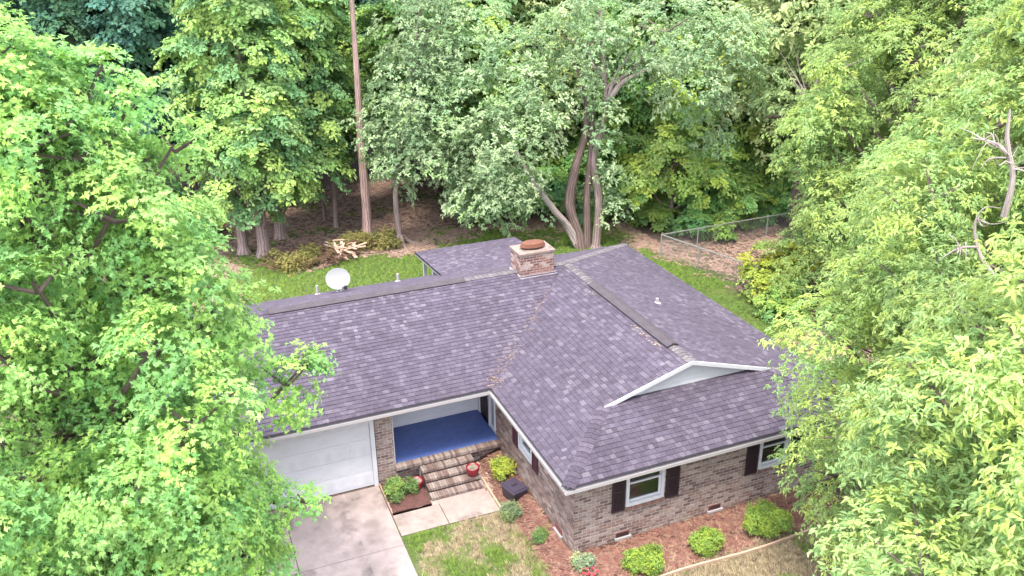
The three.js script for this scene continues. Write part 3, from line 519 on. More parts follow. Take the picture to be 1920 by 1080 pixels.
function profileLobes(seed, y0, y1, R, n, lr, tip = 0.3) { // lobes wound round a crown outline R(t), t = 0 at the bottom
  const r = rngOf(seed), out = [];
  for (let i = 0; i < n; i++) { const t = (i + 0.5 + (r() - 0.5) * 0.6) / n, a = i * 2.39996 + (r() - 0.5) * 0.7, l = lr * (0.75 + 0.5 * r()) * lerp(1, 0.72, t), d = Math.max(0, R(t) - l * 0.75) * (0.8 + 0.3 * r()); out.push([Math.cos(a) * d, lerp(y0, y1 - l * 0.6, t), Math.sin(a) * d, l]); }
  return out;
}
function tree(name, label, cat, group, x, z, spec) {
  const g = thing(name, label, cat, [x, groundY(x, z), z], group), axis = spec.axis ?? [[0, -0.15, 0], [spec.lean?.[0] * 0.4 || 0, spec.h * 0.4, spec.lean?.[1] * 0.4 || 0], [spec.lean?.[0] || 0, spec.h, spec.lean?.[1] || 0]];
  const rt = spec.r, pts = axis.map((p, i) => [...p, rt * (i === 0 ? 1.0 : lerp(0.85, 0.25, i / (axis.length - 1)))]), geos = [];
  pts.splice(1, 0, [lerp(pts[0][0], pts[1][0], 0.12), lerp(pts[0][1], pts[1][1], 0.12), lerp(pts[0][2], pts[1][2], 0.12), rt * 0.82]); pts[0][3] = rt * 1.45;
  geos.push(limb(pts, 9, 4));
  if (spec.lobes) geos.push(...limbsTo(spec.limbLobes ?? spec.lobes, axis, rt, spec.seed));
  part('trunk', merge(geos), spec.bark ?? M.bark, g);
  if (spec.lobes) crownMeshes(g, spec.lobes, spec.type, spec.density, spec.seed, spec.crown ?? {});
  return g;
}

// the big maple in front of the garage
{
  const R = (t) => t < 0.22 ? lerp(3.0, 2.7, t / 0.22) : t < 0.4 ? lerp(2.7, 4.2, (t - 0.22) / 0.18) : 4.0 * Math.pow(1 - (t - 0.4) / 0.6, 0.62) + 0.25;
  const lobes = [...profileLobes(31, 2.0, 13.6, R, 74, 1.25), [4.0, 6.9, -0.2, 0.5], [3.6, 6.6, -0.1, 0.7], [3.0, 4.3, 0.3, 0.5], [3.6, 4.1, 0.2, 0.3], [2.9, 3.0, 0.3, 0.8], [1.8, 12.2, -0.1, 0.6], [2.3, 11.4, -0.1, 0.6], [1.4, 12.7, -0.1, 0.5], ...profileLobes(32, 3.0, 11, (t) => 0.5 * R(t), 16, 1.3)];
  for (const l of lobes) { const out = 0.928 * l[0] + 0.373 * l[2], near = 0.373 * l[0] - 0.928 * l[2], h = l[1] + 0.62 * near, most = (h > 3.2 && h < 6.2 ? 2.0 : h <= 3.2 ? 2.6 : 9) * (1 + near / 16); if (l[3] > 0.65 && out > most) { l[0] -= 0.928 * (out - most); l[2] -= 0.373 * (out - most); } } // pruned clear of the garage
  tree('maple_tree', 'big bright green maple in front of the garage, filling the left side', 'tree', undefined, -9.55, 4.85, { h: 12.6, r: 0.3, lobes, type: 'maple', density: 34, seed: 41, crown: { lift: 0.55, face: 0.8 } });
}
// oaks on the right
{
  const R = (t) => 4.3 * Math.sin(Math.PI * clamp(0.22 + 0.72 * t)) ** 0.7;
  tree('oak_tree', 'large light green oak beside the front right corner of the house', 'tree', undefined, 7.85, 9.95, { h: 13, r: 0.3, lobes: [...profileLobes(51, 1.2, 14.2, R, 84, 1.3), ...profileLobes(52, 3, 12, (t) => 0.5 * R(t), 14, 1.4)], type: 'oak', density: 36, seed: 61, bark: M.greyBark });
  const R2 = (t) => 3.0 * Math.sin(Math.PI * clamp(0.2 + 0.75 * t)) ** 0.7;
  tree('oak_tree', 'nearest oak with large leaf rosettes at the right edge of the picture', 'tree', undefined, 3.0, 14.4, { h: 11, r: 0.22, lobes: profileLobes(53, 4, 12.0, R2, 34, 1.0), type: 'oak', density: 40, seed: 62, bark: M.greyBark, crown: { scale: 1.1 } });
}

// trees standing round the back yard, their crowns given lobe by lobe [x, y, z, radius]
const ordinal = ['first', 'second', 'third', 'fourth', 'fifth', 'sixth', 'seventh', 'eighth', 'ninth', 'tenth', 'eleventh', 'twelfth', 'thirteenth', 'fourteenth', 'fifteenth', 'sixteenth', 'seventeenth'];
{
  const S1 = [[2.72,10.09,1.56,2.08],[4.74,9.38,2.3,2.11],[3.81,7.72,2.27,1.85],[5.99,7.6,2.59,1.52],[1.86,8.35,1.61,1.22],[4.77,5.98,2.32,1.39],[6.12,9.57,2.69,1.51],[-0.05,9.33,-0.59,1.99],[-1.1,7.77,-0.55,1.85],[0.25,6.35,0.81,0.9],[0.36,10.88,-0.94,1.76],[-2.85,7.54,-1.34,1.6],[-4.37,5.6,-0.87,1.83],[-2.5,5.71,-0.64,1.6],[-3.72,3.61,-0.61,1.85],[-5.04,2.94,-1.33,1.5],[-2.2,2.0,-1.2,0.9],[0.75,3.68,0.74,0.8],[0.95,1.97,0.71,0.7],[-3.3,9.13,-2.0,1.3],[-1.73,9.79,-1.5,1.4],[-4.2,2.07,-0.8,1.0],[0.45,3.5,0.45,0.5],[0.4,4.5,0.4,0.5],[0.6,5.5,0.5,0.5],[0.65,6.5,0.5,0.45],[0.85,2.8,0.5,0.45]];
  const g = tree('silver_leaf_tree', 'tall grey-green tree with several leaning trunks behind the rear roof corner', 'tree', undefined, 10.6, -14.6, { axis: [[0.33, -0.1, 0.17], [0.36, 2.55, 0.19], [0.12, 4.35, 0.05], [0.4, 5.85, 0.21], [0.51, 7.2, 0.27], [0.2, 11, 0.1]], r: 0.27, lobes: S1.map(([a, b, c, d]) => [a, b, c, d * 0.92]), limbLobes: [S1[0], S1[7]], type: 'silver', density: 11, seed: 71, bark: M.greyBark });
  part('trunk', merge([limb([[-0.3, -0.1, -0.16, 0.3], [-1.0, 1.15, -0.3, 0.2], [-1.75, 2.05, -0.2, 0.16], [-3.1, 4.0, -0.1, 0.1], [-3.7, 5.3, -0.3, 0.05]], 8)]), M.deadWood, g);
  part('trunk', merge([limb([[-0.35, -0.1, -0.1, 0.3], [-0.55, 0.9, -0.22, 0.25], [-0.9, 2.26, -0.4, 0.26], [-0.6, 4.09, -0.31, 0.2], [-0.3, 5.3, -0.15, 0.17], [-0.25, 7.3, -0.12, 0.12], [-0.9, 9.2, -0.4, 0.06]], 8)]), M.bark, g);
  part('trunk', merge([limb([[-0.05, -0.1, -0.05, 0.2], [-0.1, 2.4, -0.1, 0.16], [0, 5, 0, 0.13], [0.1, 8.5, 0, 0.07]], 8)]), M.bark, g);
  part('branch', merge([limb([[0.51, 7.0, 0.27, 0.15], [0.75, 7.45, 0.6, 0.13], [1.1, 8.02, 0.9, 0.11], [2.1, 8.61, 1.5, 0.06]], 7), limb([[0.6, 7.1, 0.3, 0.1], [0.9, 8.3, 0.5, 0.08], [1.5, 9.3, 0.9, 0.04]], 6)]), M.deadWood, g);
  const S2 = [[1.13,7.58,0.3,2.16],[2.97,8.54,0.34,1.92],[3.92,6.9,1.2,1.91],[-0.16,6.01,0.48,1.64],[1.7,5.92,1.51,1.87],[3.21,4.51,1.48,1.66],[0.68,4.47,1.21,1.46],[2.45,3.1,1.22,1.03],[-0.56,4.53,0.38,1.02],[1.87,10.0,-0.01,2.04],[3.89,10.14,0.12,1.8],[-0.05,3.16,0.3,0.83],[1.5,12,0,2]];
  const g2 = tree('silver_leaf_tree', 'grey-green tree with flared roots beside the lawn, right of the tall bare pine trunk', 'tree', undefined, 2.37, -18.8, { axis: [[0, -0.1, 0], [-0.1, 2.6, 0], [0.6, 6, 0.2], [1.6, 11, 0]], r: 0.2, lobes: S2, limbLobes: [S2[0], S2[9]], type: 'silver', density: 13, seed: 72, bark: M.greyBark });
  part('root', merge([0.2, 1.5, 2.6, 4, 5.2].map((a) => limb([[Math.cos(a) * 0.1, 0.5, Math.sin(a) * 0.1, 0.12], [Math.cos(a) * 0.4, 0.1, Math.sin(a) * 0.4, 0.1], [Math.cos(a) * 0.95, -0.05, Math.sin(a) * 0.95, 0.05]], 6))), M.greyBark, g2);
  const broad = [['broadleaf tree with the thickest pale trunk at the left edge of the back lawn', -4.03, -19.9, 0.36, [[0.51,7.33,0.04,2.16],[-0.5,5.54,0.76,1.89],[0.93,4.06,0.89,1.78],[-1.17,3.89,0.72,1.4],[0.02,2.6,0.8,1.1],[0.67,5.96,1.07,1.75],[0.77,9.4,0.07,2.02],[0.2,12,0,2]]],
    ['broadleaf tree at the left end of the back lawn, half hidden by the maple', -4.9, -20.7, 0.3, [[-0.35,7.56,-0.02,1.81],[0.4,9.6,0.03,2.05],[-0.64,9.14,-0.53,1.56],[-0.79,5.53,0.46,1.55],[-0.84,2.9,0.46,1.1],[0.64,11.38,0.04,2.04]]],
    ['broadleaf tree behind the thick pale trunk at the left of the back lawn', -2.94, -22.2, 0.32, [[2.18,7.75,0.28,1.88],[1.31,5.71,1.17,1.99],[1.86,3.85,1.24,1.55],[1.19,9.75,0.14,2.27],[0.97,2.6,0.92,1.0],[2.72,5.67,0.37,1.35],[2.08,11.37,0.27,2.13]]]];
  broad.forEach(([l, x, z, r, L], i) => tree('broadleaf_tree', l, 'tree', undefined, x, z, { h: 11, r, lobes: L, type: 'broad', density: 14, seed: 73 + i, bark: M.greyBark, crown: { mat: leafMat(0.27, 0.42, 0.17) } }));
  tree('ash_tree', 'small light green tree standing left of the wire fence corner', 'tree', undefined, 15.75, -15.5, { h: 6, r: 0.2, lobes: [[-0.13,3.42,0.51,1.72],[-1.25,2.6,-0.2,1.34],[1.25,2.5,1.22,1.3],[-0.38,4.65,-0.24,1.39],[-1.47,3.65,-0.92,1.12],[0.73,5.52,-0.12,1.4],[-0.43,6.42,-0.87,1.4]], type: 'broad', density: 13, seed: 77, bark: M.greyBark, crown: { mat: leafMat(0.43, 0.58, 0.2) } });
  // pines: long bare trunks, high crowns above the picture
  const pineL = [[0, 15, 0, 1.8], [1, 16.5, 0.5, 1.6], [-0.9, 17, -0.4, 1.6], [0.2, 18.5, 0, 1.4]];
  tree('pine_tree', 'tall pine with a long bare pinkish trunk at the middle of the back lawn edge', 'tree', undefined, 1.11, -20.44, { axis: [[0, -0.1, 0], [0.04, 3.2, 0], [0.08, 6.8, 0.02], [0.15, 10, 0.03], [0.2, 18, 0.05]], r: 0.3, lobes: pineL, type: 'oak', density: 20, seed: 78, bark: std({ color: lin(0.72, 0.58, 0.58), map: barkTex, bumpMap: barkTex, bumpScale: 0.03 }) });
  tree('pine_tree', 'pine further back in the woods, trunk showing only near the top', 'tree', undefined, 5.6, -31, { axis: [[0, -0.1, 0], [0, 6, 0], [-0.2, 12, 0.02], [-0.3, 19, 0]], r: 0.27, lobes: pineL, type: 'oak', density: 20, seed: 79 });
  // slim trunks at the wood's edge
  const slim = [[-0.05, -22.7, 0.15, 'upright slim trunk'], [-0.4, -23.9, 0.11, 'thinner slim trunk leaning left'], [5.93, -22.0, 0.19, 'slim trunk right of the flared-root tree'], [3.86, -25.0, 0.13, 'dark slim trunk deeper in the woods gap'], [4.75, -25.2, 0.2, 'stout trunk in the middle of the woods gap'], [6.6, -26.4, 0.14, 'slim trunk at the right of the woods gap'], [14.2, -17.2, 0.1, 'thin trunk left of the small light green tree']];
  slim.forEach(([x, z, r, l], i) => tree('slim_tree', l + ' at the edge of the back woods', 'tree', undefined, x, z, { h: 9, r, lean: [0.3 - 0.15 * (i % 4), 0.2], lobes: profileLobes(200 + i, i === 6 ? 4 : 3.6, 12, (t) => 1.9 * Math.sin(Math.PI * (0.2 + 0.7 * t)), 12, 1.3), type: 'broad', density: 11, seed: 210 + i, bark: i % 3 ? M.bark : M.greyBark }));
}
// the woods behind: three rows, each tree a copy of one of five
{
  const kinds = [
    { what: 'dark blue-green', mat: leafMat(0.085, 0.19, 0.135), type: 'broad' },
    { what: 'mid green', mat: leafMat(0.3, 0.45, 0.17), type: 'broad' },
    { what: 'yellow-green', mat: leafMat(0.46, 0.54, 0.15), type: 'broad' },
    { what: 'pale green', mat: leafMat(0.42, 0.5, 0.25), type: 'silver' },
  ];
  const protos = [0, 1, 2, 3].map((k) => {
    const g = new THREE.Group(), r = rngOf(300 + k), R = (t) => 3.9 * Math.sin(Math.PI * clamp(0.24 + 0.7 * t)) ** 0.6, lobes = profileLobes(310 + k, 3.4 + 0.4 * k, 16, R, 40, 1.75), ax = [[0, -0.2, 0], [0.2 * (k - 1), 6, 0.1], [0.3, 14, 0]];
    part('trunk', merge([limb([[0, -0.2, 0, 0.34], [0.1 * (k - 1), 1, 0, 0.24], [0.2 * (k - 1), 6, 0.1, 0.19], [0.3, 14, 0, 0.06]], 8), ...limbsTo(lobes.filter((l, i) => i % 2 === 0), ax, 0.24, 320 + k)]), M.bark, g);
    crownMeshes(g, lobes, kinds[k].type, 7.2, 330 + k, { mat: kinds[k].mat, scale: 1.35 });
    return g;
  });
  const r = rngOf(90);
  const rows = [
    ['front', [[-18.4, -29, 0], [-14.8, -29.8, 0], [-11.2, -31, 0], [-8.9, -27, 0], [-6.6, -31.5, 0], [-2.2, -28.6, 1], [2.4, -33.6, 1], [7.4, -31.6, 0], [9.2, -24.6, 1], [12.6, -24.2, 3], [16.4, -22.6, 1], [20.2, -22.3, 1], [23.2, -18.6, 2], [22.5, -13.2, 3], [26.8, -12.2, 2], [30.4, -8.6, 3]]],
    ['middle', [[-21, -40.7, 0], [-16.4, -41.4, 0], [-11.4, -42, 0], [-5.8, -41, 1], [-1.2, -43, 1], [3.6, -41.7, 2], [8.6, -39, 2], [13.4, -37.6, 2], [18.2, -35.4, 2], [22.4, -31.8, 1], [26.6, -29, 2], [29.8, -24.6, 3], [33, -20, 2], [35.4, -15, 3], [22.6, -4.4, 3], [27, -2.4, 2], [20.4, 2.4, 3]]],
    ['last', [[-19, -52, 0], [-8.4, -54, 0], [0.6, -54, 1], [9, -52.5, 2], [17.4, -50.5, 1], [27, -46.5, 2], [35.6, -39.8, 3], [42, -30, 2]]],
  ];
  for (const [row, list] of rows) list.forEach(([x, z, k], i) => {
    const c = protos[k].clone(); c.name = numbered('woodland_tree'); c.position.set(x, groundY(x, z), z); c.rotation.y = r() * 6.3; const s = 0.92 + 0.22 * r(); c.scale.set(s, s * (0.95 + 0.15 * r()), s); scene.add(c);
    tag(c, `${kinds[k].what} woodland tree, ${ordinal[i]} from the left in the ${row} row behind the yard`, 'tree', 'trees of the woods behind the yard');
  });
  // the oak right of the house, nearer than the woods
  const R3 = (t) => 4.6 * Math.sin(Math.PI * clamp(0.25 + 0.7 * t)) ** 0.7;
  tree('oak_tree', 'yellow-green oak beyond the right side of the house, near the wire fence', 'tree', undefined, 18.2, -3.6, { h: 13, r: 0.3, lobes: profileLobes(54, 1.2, 15, R3, 60, 1.5), type: 'oak', density: 20, seed: 63, crown: { scale: 1.4 }, bark: M.greyBark });
}
// bushes along the wood's edge
{
  const mk = (k, mat) => { const g = new THREE.Group(), r = rngOf(400 + k), L = [0, 1, 2, 3, 4, 5].map((i) => [Math.cos(i * 1.05 + k) * (i ? 0.7 : 0), 0.7 + r() * 0.9, Math.sin(i * 1.05 + k) * (i ? 0.7 : 0), 0.75 + 0.35 * r()]); part('stem', merge(L.map(([x, y, z]) => limb([[x * 0.15, -0.1, z * 0.15, 0.04], [x * 0.7, y * 0.7, z * 0.7, 0.02], [x, y + 0.2, z, 0.008]], 5, 2))), M.bark, g); crownMeshes(g, L, 'broad', 26, 410 + k, { mat, scale: 0.72, minY: 0.08, name: 'foliage' }); return g; };
  const pr = [mk(0, leafMat(0.19, 0.36, 0.14)), mk(1, leafMat(0.3, 0.45, 0.15)), mk(2, leafMat(0.28, 0.4, 0.22))];
  const yel = mk(3, leafMat(0.38, 0.44, 0.1));
  const put = (src, name, x, z, s, label, group) => { const c = src.clone(); c.name = numbered(name); c.position.set(x, groundY(x, z), z); c.rotation.y = x * 7 + z; c.scale.set(s, s * 0.9, s); scene.add(c); tag(c, label, 'bush', group); };
  const spots = [[6.9, -20.4, 0.9, 2], [8.6, -20.2, 1.2, 0], [10.4, -19.6, 1.2, 0], [11.9, -18.6, 1.0, 2], [13.2, -17.9, 0.9, 1], [15.2, -16.4, 0.9, 1], [17.5, -15.6, 1.2, 0], [18.9, -14.4, 1.1, 1], [20.4, -15.6, 1.3, 1], [21.4, -14.0, 0.9, 0], [15.8, -13.7, 0.65, 0], [17.2, -13.3, 0.7, 1], [-6.8, -23.4, 0.9, 0], [8.0, -24.0, 1.0, 0]];
  spots.push([11.6, -23.2, 1.9, 1], [14.8, -21.8, 1.8, 0], [21.8, -17.4, 1.9, 1], [25, -20.4, 2, 0]);
  spots.forEach(([x, z, s, k], i) => put(pr[k], 'woodland_bush', x, z, s, ['grey-green bush at the lawn edge right of the slim trunks', 'dark bush behind the lawn, left of the many-trunked tree', 'dark bush just left of the leaning trunks', 'grey-green bush behind the leaning trunks', 'mid green bush right of the many-trunked tree', 'mid green bush at the foot of the small light green tree', 'large dark bush behind the wire fence corner', 'mid green bush behind the far fence run', 'largest bush behind the right end of the far fence', 'dark bush at the right end of the far fence', 'low dark bush inside the fenced yard, nearest its corner', 'low mid green bush inside the fenced yard by the far run', 'dark bush among the trunks at the far left of the yard', 'dark bush deep under the trees behind the lawn', 'tall bush in the woods behind the many-trunked tree', 'tall dark bush in the woods behind the small light green tree', 'tall mid green bush in the woods beyond the far fence run', 'tall dark bush deepest in the woods beyond the far fence'][i], 'bushes along the edge of the woods'));
  put(yel, 'yellow_bush', 15.4, -6.2, 1.15, 'bright yellow-green bush in front of the near fence run', undefined);
  put(pr[1], 'garden_bush', 14.2, -4.6, 0.7, 'low green bush beside the yellow one near the house', undefined);
}

// ------------------------------------------------------------------ things in the yard
{ // satellite dish on the rear slope
  const x = -2.7, z = -7.75, y = planeY.rear(x, z), g = thing('satellite_dish', 'round white satellite dish on a short mast on the rear roof slope', 'satellite dish', [x, y, z]);
  const pts = []; for (let i = 0; i <= 10; i++) { const r = i / 10 * 0.42; pts.push(new THREE.Vector2(r, 0.32 * r * r)); } pts.push(new THREE.Vector2(0.43, 0.062), new THREE.Vector2(0.42, 0.045)); for (let i = 9; i >= 0; i--) { const r = i / 10 * 0.42; pts.push(new THREE.Vector2(r, 0.32 * r * r - 0.012)); }
  const d = new THREE.LatheGeometry(pts, 36); d.scale(1, 1, 0.88); d.rotateX(1.08); d.rotateY(-0.32); d.translate(0, 0.52, 0.03);
  part('dish', d, std({ color: lin(0.2, 0.21, 0.215), roughness: 0.6, side: THREE.DoubleSide }), g);
  part('mast', merge([limb([[0, -0.03, 0, 0.025], [0, 0.3, -0.06, 0.025], [0, 0.5, -0.03, 0.025]], 8)]), M.metal, g);
  part('feed_arm', merge([beam(V(0.03, 0.2, 0.1), V(0.14, 0.36, 0.5), 0.035), box(0.08, 0.2, 0.3, 0.42, 0.46, 0.56)]), M.plastic, g);
  part('mount', box(-0.1, 0.1, -0.07, 0.02, -0.1, 0.1), M.metal, g);
}
{ // chain-link fence: two runs meeting at a corner
  const f = thing('wire_fence', 'chain-link fence with pale top rail round the leaf-covered side yard', 'fence', [13.16, 0, -12.2]);
  const runs = [[V(0, 0, 0), V(8.2, 0, -0.2)], [V(0, 0, 0), V(1.9, 0, 6.4)]], H = 1.08;
  runs.forEach(([a, b], k) => {
    const n = k ? 3 : 4, d = b.clone().sub(a), L = d.length(), u = d.clone().normalize();
    for (let i = k ? 1 : 0; i <= n; i++) { const p = a.clone().addScaledVector(d, i / n); part('post', new THREE.CylinderGeometry(0.028, 0.028, H + 0.16, 8).translate(p.x, H / 2 - 0.04, p.z), M.galv, f); }
    part('top_rail', beam(a.clone().setY(H), b.clone().setY(H), 0.04), M.galv, f);
    const w = []; for (let s = -H; s < L; s += 0.11) for (const q of [1, -1]) { const s0 = q > 0 ? s : s + H, s1 = q > 0 ? s + H : s, y0 = 0.02, a0 = clamp(s0, 0, L), a1 = clamp(s1, 0, L); if (Math.abs(a1 - a0) < 0.05) continue; const yy = (v) => y0 + (H - y0) * Math.abs((v - s0) / (s1 - s0)); w.push(beam(a.clone().addScaledVector(u, a0).setY(yy(a0)), a.clone().addScaledVector(u, a1).setY(yy(a1)), 0.003)); }
    const m = part('wire_mesh', merge(w), M.galv, f); m.userData.kind = 'stuff';
  });
}
{ // scrap wood and brush at the lawn's edge
  const r = rngOf(61), g = thing('scrap_wood_pile', 'heap of broken pale boards lying between two brush piles on the lawn edge', 'wood pile', [-0.55, 0, -18.3]);
  for (let i = 0; i < 30; i++) { const a = r() * 6.3, L = 0.5 + 0.7 * r(), c = V((r() - 0.5) * 1.0, 0.08 + 0.42 * r(), (r() - 0.5) * 0.8), d = V(Math.cos(a) * L / 2, (r() - 0.5) * 0.35, Math.sin(a) * L / 2); const p = c.clone().sub(d), q = c.clone().add(d); p.y = Math.max(0.04, p.y); q.y = Math.max(0.04, q.y); part('board', beam(p, q, 0.09 + 0.06 * r(), 0.03), i % 5 ? M.paleWood : M.wood, g); } g.scale.setScalar(1.12);
  part('pallet_frame', merge([beam(V(-0.45, 0.2, -0.3), V(-0.3, 0.62, -0.45), 0.06, 0.04), beam(V(0.45, 0.2, -0.2), V(0.5, 0.55, -0.4), 0.06, 0.04), beam(V(-0.3, 0.62, -0.45), V(0.52, 0.55, -0.4), 0.06, 0.04), beam(V(-0.4, 0.45, -0.32), V(0.5, 0.42, -0.28), 0.09, 0.05), beam(V(-0.5, 0.1, 0.3), V(0.55, 0.5, -0.1), 0.1, 0.04), beam(V(-0.3, 0.08, 0.45), V(-0.3, 0.55, -0.35), 0.07, 0.04)]), M.paleWood, g);
  const brush = (label, x, z, w, dp, n, seed) => {
    const q = rngOf(seed), b = thing('brush_pile', label, 'brush pile', [x, groundY(x, z), z], 'brush piles at the lawn edge'), L = [];
    for (let i = 0; i < n; i++) { const a = q() * 6.3, p = [(q() - 0.5) * w, 0.02 + 0.15 * q(), (q() - 0.5) * dp], l = 0.6 + 0.9 * q(); L.push(limb([[...p, 0.025], [p[0] + Math.cos(a) * l * 0.5, p[1] + 0.2 + 0.25 * q(), p[2] + Math.sin(a) * l * 0.4, 0.018], [p[0] + Math.cos(a + 0.3) * l, p[1] + 0.1 + 0.4 * q(), p[2] + Math.sin(a + 0.3) * l * 0.7, 0.006]], 4, 2)); }
    part('twigs', merge(L), M.wood, b); const lob = []; for (let i = 0; i < 7; i++) lob.push([(q() - 0.5) * w, 0.15 + 0.2 * q(), (q() - 0.5) * dp, 0.5]);
    crownMeshes(b, lob, 'silver', 95, seed + 1, { mat: leafMat(0.25, 0.23, 0.085), scale: 0.55, minY: 0.04, name: 'wilted_leaves' });
  };
  brush('large brush pile of cut leafy branches left of the scrap boards', -2.4, -18.2, 3.0, 2.2, 110, 64);
  brush('smaller brush pile right of the scrap boards, in front of the pine', 1.1, -19.0, 2.6, 1.1, 60, 67);
}
{ // flower pots by the steps
  const pot = (label, x, y, z, s) => {
    const g = thing('flower_pot', label, 'flower pot', [x, y, z], 'red pots on the front steps'), pr = [[0.11, 0], [0.15, 0.05], [0.19, 0.16], [0.18, 0.22], [0.2, 0.25], [0.2, 0.28], [0.17, 0.28], [0.16, 0.23], [0.0, 0.22]].map(([a, b]) => new THREE.Vector2(a * s, b * s));
    part('pot', new THREE.LatheGeometry(pr, 22), M.pot, g); part('potting_soil', new THREE.CylinderGeometry(0.155 * s, 0.155 * s, 0.02, 16).translate(0, 0.235 * s, 0), std({ color: lin(0.4, 0.33, 0.28), map: soilTex }), g);
    crownMeshes(g, [[0, 0.27 * s, 0, 0.08]], 'hedge', 900, Math.round(x * 100) + 900, { mat: leafMat(0.45, 0.42, 0.35), scale: 0.35, minY: 0.2 * s, name: 'plant' });
  };
  pot('red glazed pot in the mulch left of the brick steps', -2.38, -0.22, 0.2, 0.95); pot('red glazed pot on the right end of the brick steps', -0.78, -0.052, 0.46, 1.0);
  const e = thing('garden_edging', 'timber edging along the mulch bed left of the steps', 'edging', [-2.76, -0.28, 1.03]); part('board', box(-0.55, 0.55, -0.06, 0.05, -0.025, 0.02), M.paleWood, e); part('board', box(-0.57, -0.53, -0.06, 0.05, -1.45, -0.03), M.paleWood, e);
  const e2 = thing('garden_edging', 'timber edging right of the walk, beside the dark bin', 'edging', [-0.5, -0.28, 1.1]); part('board', box(-0.03, 0.01, -0.06, 0.07, -0.95, 0.9), M.paleWood, e2);
  const e3 = thing('garden_edging', 'low curved edging in front of the mulch bed with the round shrubs', 'edging', [3.6, 0, 6.28]); for (let i = 0; i < 7; i++) { const a = -2.6 + i * 0.8, zz = (v) => 0.04 * Math.sin(v * 1.6) + 0.012 * v; part('board', beam(V(a, 0.03, zz(a)), V(a + 0.79, 0.03, zz(a + 0.79)), 0.05, 0.1), M.paleWood, e3); }
}
{ // dark lidded bin against the wing wall
  const g = thing('storage_bin', 'dark lidded storage bin between shrubs beside the brick wing', 'bin', [-0.02, -0.25, 1.75]); g.rotation.y = 0.25;
  part('body', (() => { const b = new THREE.BoxGeometry(0.46, 0.42, 0.58, 1, 1, 1).translate(0, 0.21, 0), p = b.attributes.position; for (let i = 0; i < p.count; i++) if (p.getY(i) < 0.1) { p.setX(i, p.getX(i) * 0.86); p.setZ(i, p.getZ(i) * 0.88); } b.computeVertexNormals(); return b; })(), M.plastic, g);
  const lid = part('lid', merge([box(-0.26, 0.26, 0.42, 0.46, -0.32, 0.32), box(-0.2, 0.2, 0.46, 0.485, -0.26, 0.26)]), std({ color: lin(0.04, 0.033, 0.055), roughness: 0.4 }), g); part('handle', box(-0.09, 0.09, 0.485, 0.51, -0.02, 0.02), M.plastic, lid);
}
{ // shrubs round the house
  const shrub = (label, x, z, w, h, dp, mat, seed, n = 300, flat = false) => {
    const y = groundY(x, z), g = thing('garden_shrub', label, 'shrub', [x, y, z], undefined), q = rngOf(seed), L = [];
    for (let i = 0; i < 12; i++) L.push([(q() - 0.5) * w * 0.7, h * (0.35 + 0.35 * q()), (q() - 0.5) * dp * 0.7, Math.min(w, h) * (0.3 + 0.1 * q())]);
    part('stem', merge(L.slice(0, 6).map(([a, b, c]) => limb([[a * 0.2, -0.05, c * 0.2, 0.025], [a * 0.7, b * 0.7, c * 0.7, 0.015], [a, b, c, 0.006]], 5, 2))), M.bark, g);
    crownMeshes(g, L, 'hedge', n, seed, { mat, minY: 0.03, name: 'foliage', scale: flat ? 1.2 : 0.9, face: 1, lift: 0.3 });
  };
  const br = leafMat(0.24, 0.35, 0.08, 0.3), gr = leafMat(0.17, 0.27, 0.1, 0.3), gy = leafMat(0.2, 0.26, 0.15, 0.3);
  shrub('widest bright yellow-green clipped shrub in front of the first window', 1.78, 5.85, 0.9, 0.52, 0.65, br, 701, 520);
  shrub('small round yellow-green shrub in the middle of the front bed', 3.5, 5.8, 0.52, 0.5, 0.52, br, 702, 520);
  shrub('large yellow-green shrub at the oak side of the front bed', 5.3, 5.75, 0.95, 0.68, 0.8, br, 703, 440);
  shrub('green leafy shrub in the bed left of the steps', -2.85, 0.32, 0.75, 0.55, 0.6, gr, 704, 300);
  shrub('yellow-green plant against the wing wall, right of the steps', 0.0, 0.85, 0.45, 0.6, 0.5, leafMat(0.34, 0.42, 0.09, 0.3), 705, 320);
  shrub('grey-green weeds by the end of the walk, in front of the bin', -0.42, 2.4, 0.42, 0.4, 0.5, gy, 706, 260);
  shrub('low dark green tuft in the dry grass beside the brick wing', -0.1, 3.6, 0.35, 0.25, 0.35, gr, 707, 260);
  shrub('grey-green spiky plant at the front corner of the house', 0.42, 5.2, 0.5, 0.3, 0.45, leafMat(0.25, 0.33, 0.25, 0.3), 708, 300);
  const f = thing('red_flower', 'small red flower cluster at the foot of the grey-green corner plant', 'flower', [0.38, 0, 5.52]), rf = []; for (let i = 0; i < 9; i++) { const a = i * 2.4, d = 0.035 * Math.sqrt(i); rf.push(new THREE.SphereGeometry(0.035, 6, 5).translate(Math.cos(a) * d * 2, 0.12 + 0.02 * (i % 3), Math.sin(a) * d * 2)); }
  part('petals', merge(rf), std({ color: lin(0.5, 0.02, 0.06) }), f); part('stem', limb([[0, -0.03, 0, 0.01], [0, 0.06, 0, 0.01], [0, 0.12, 0, 0.01]], 5), M.wood, f);
}
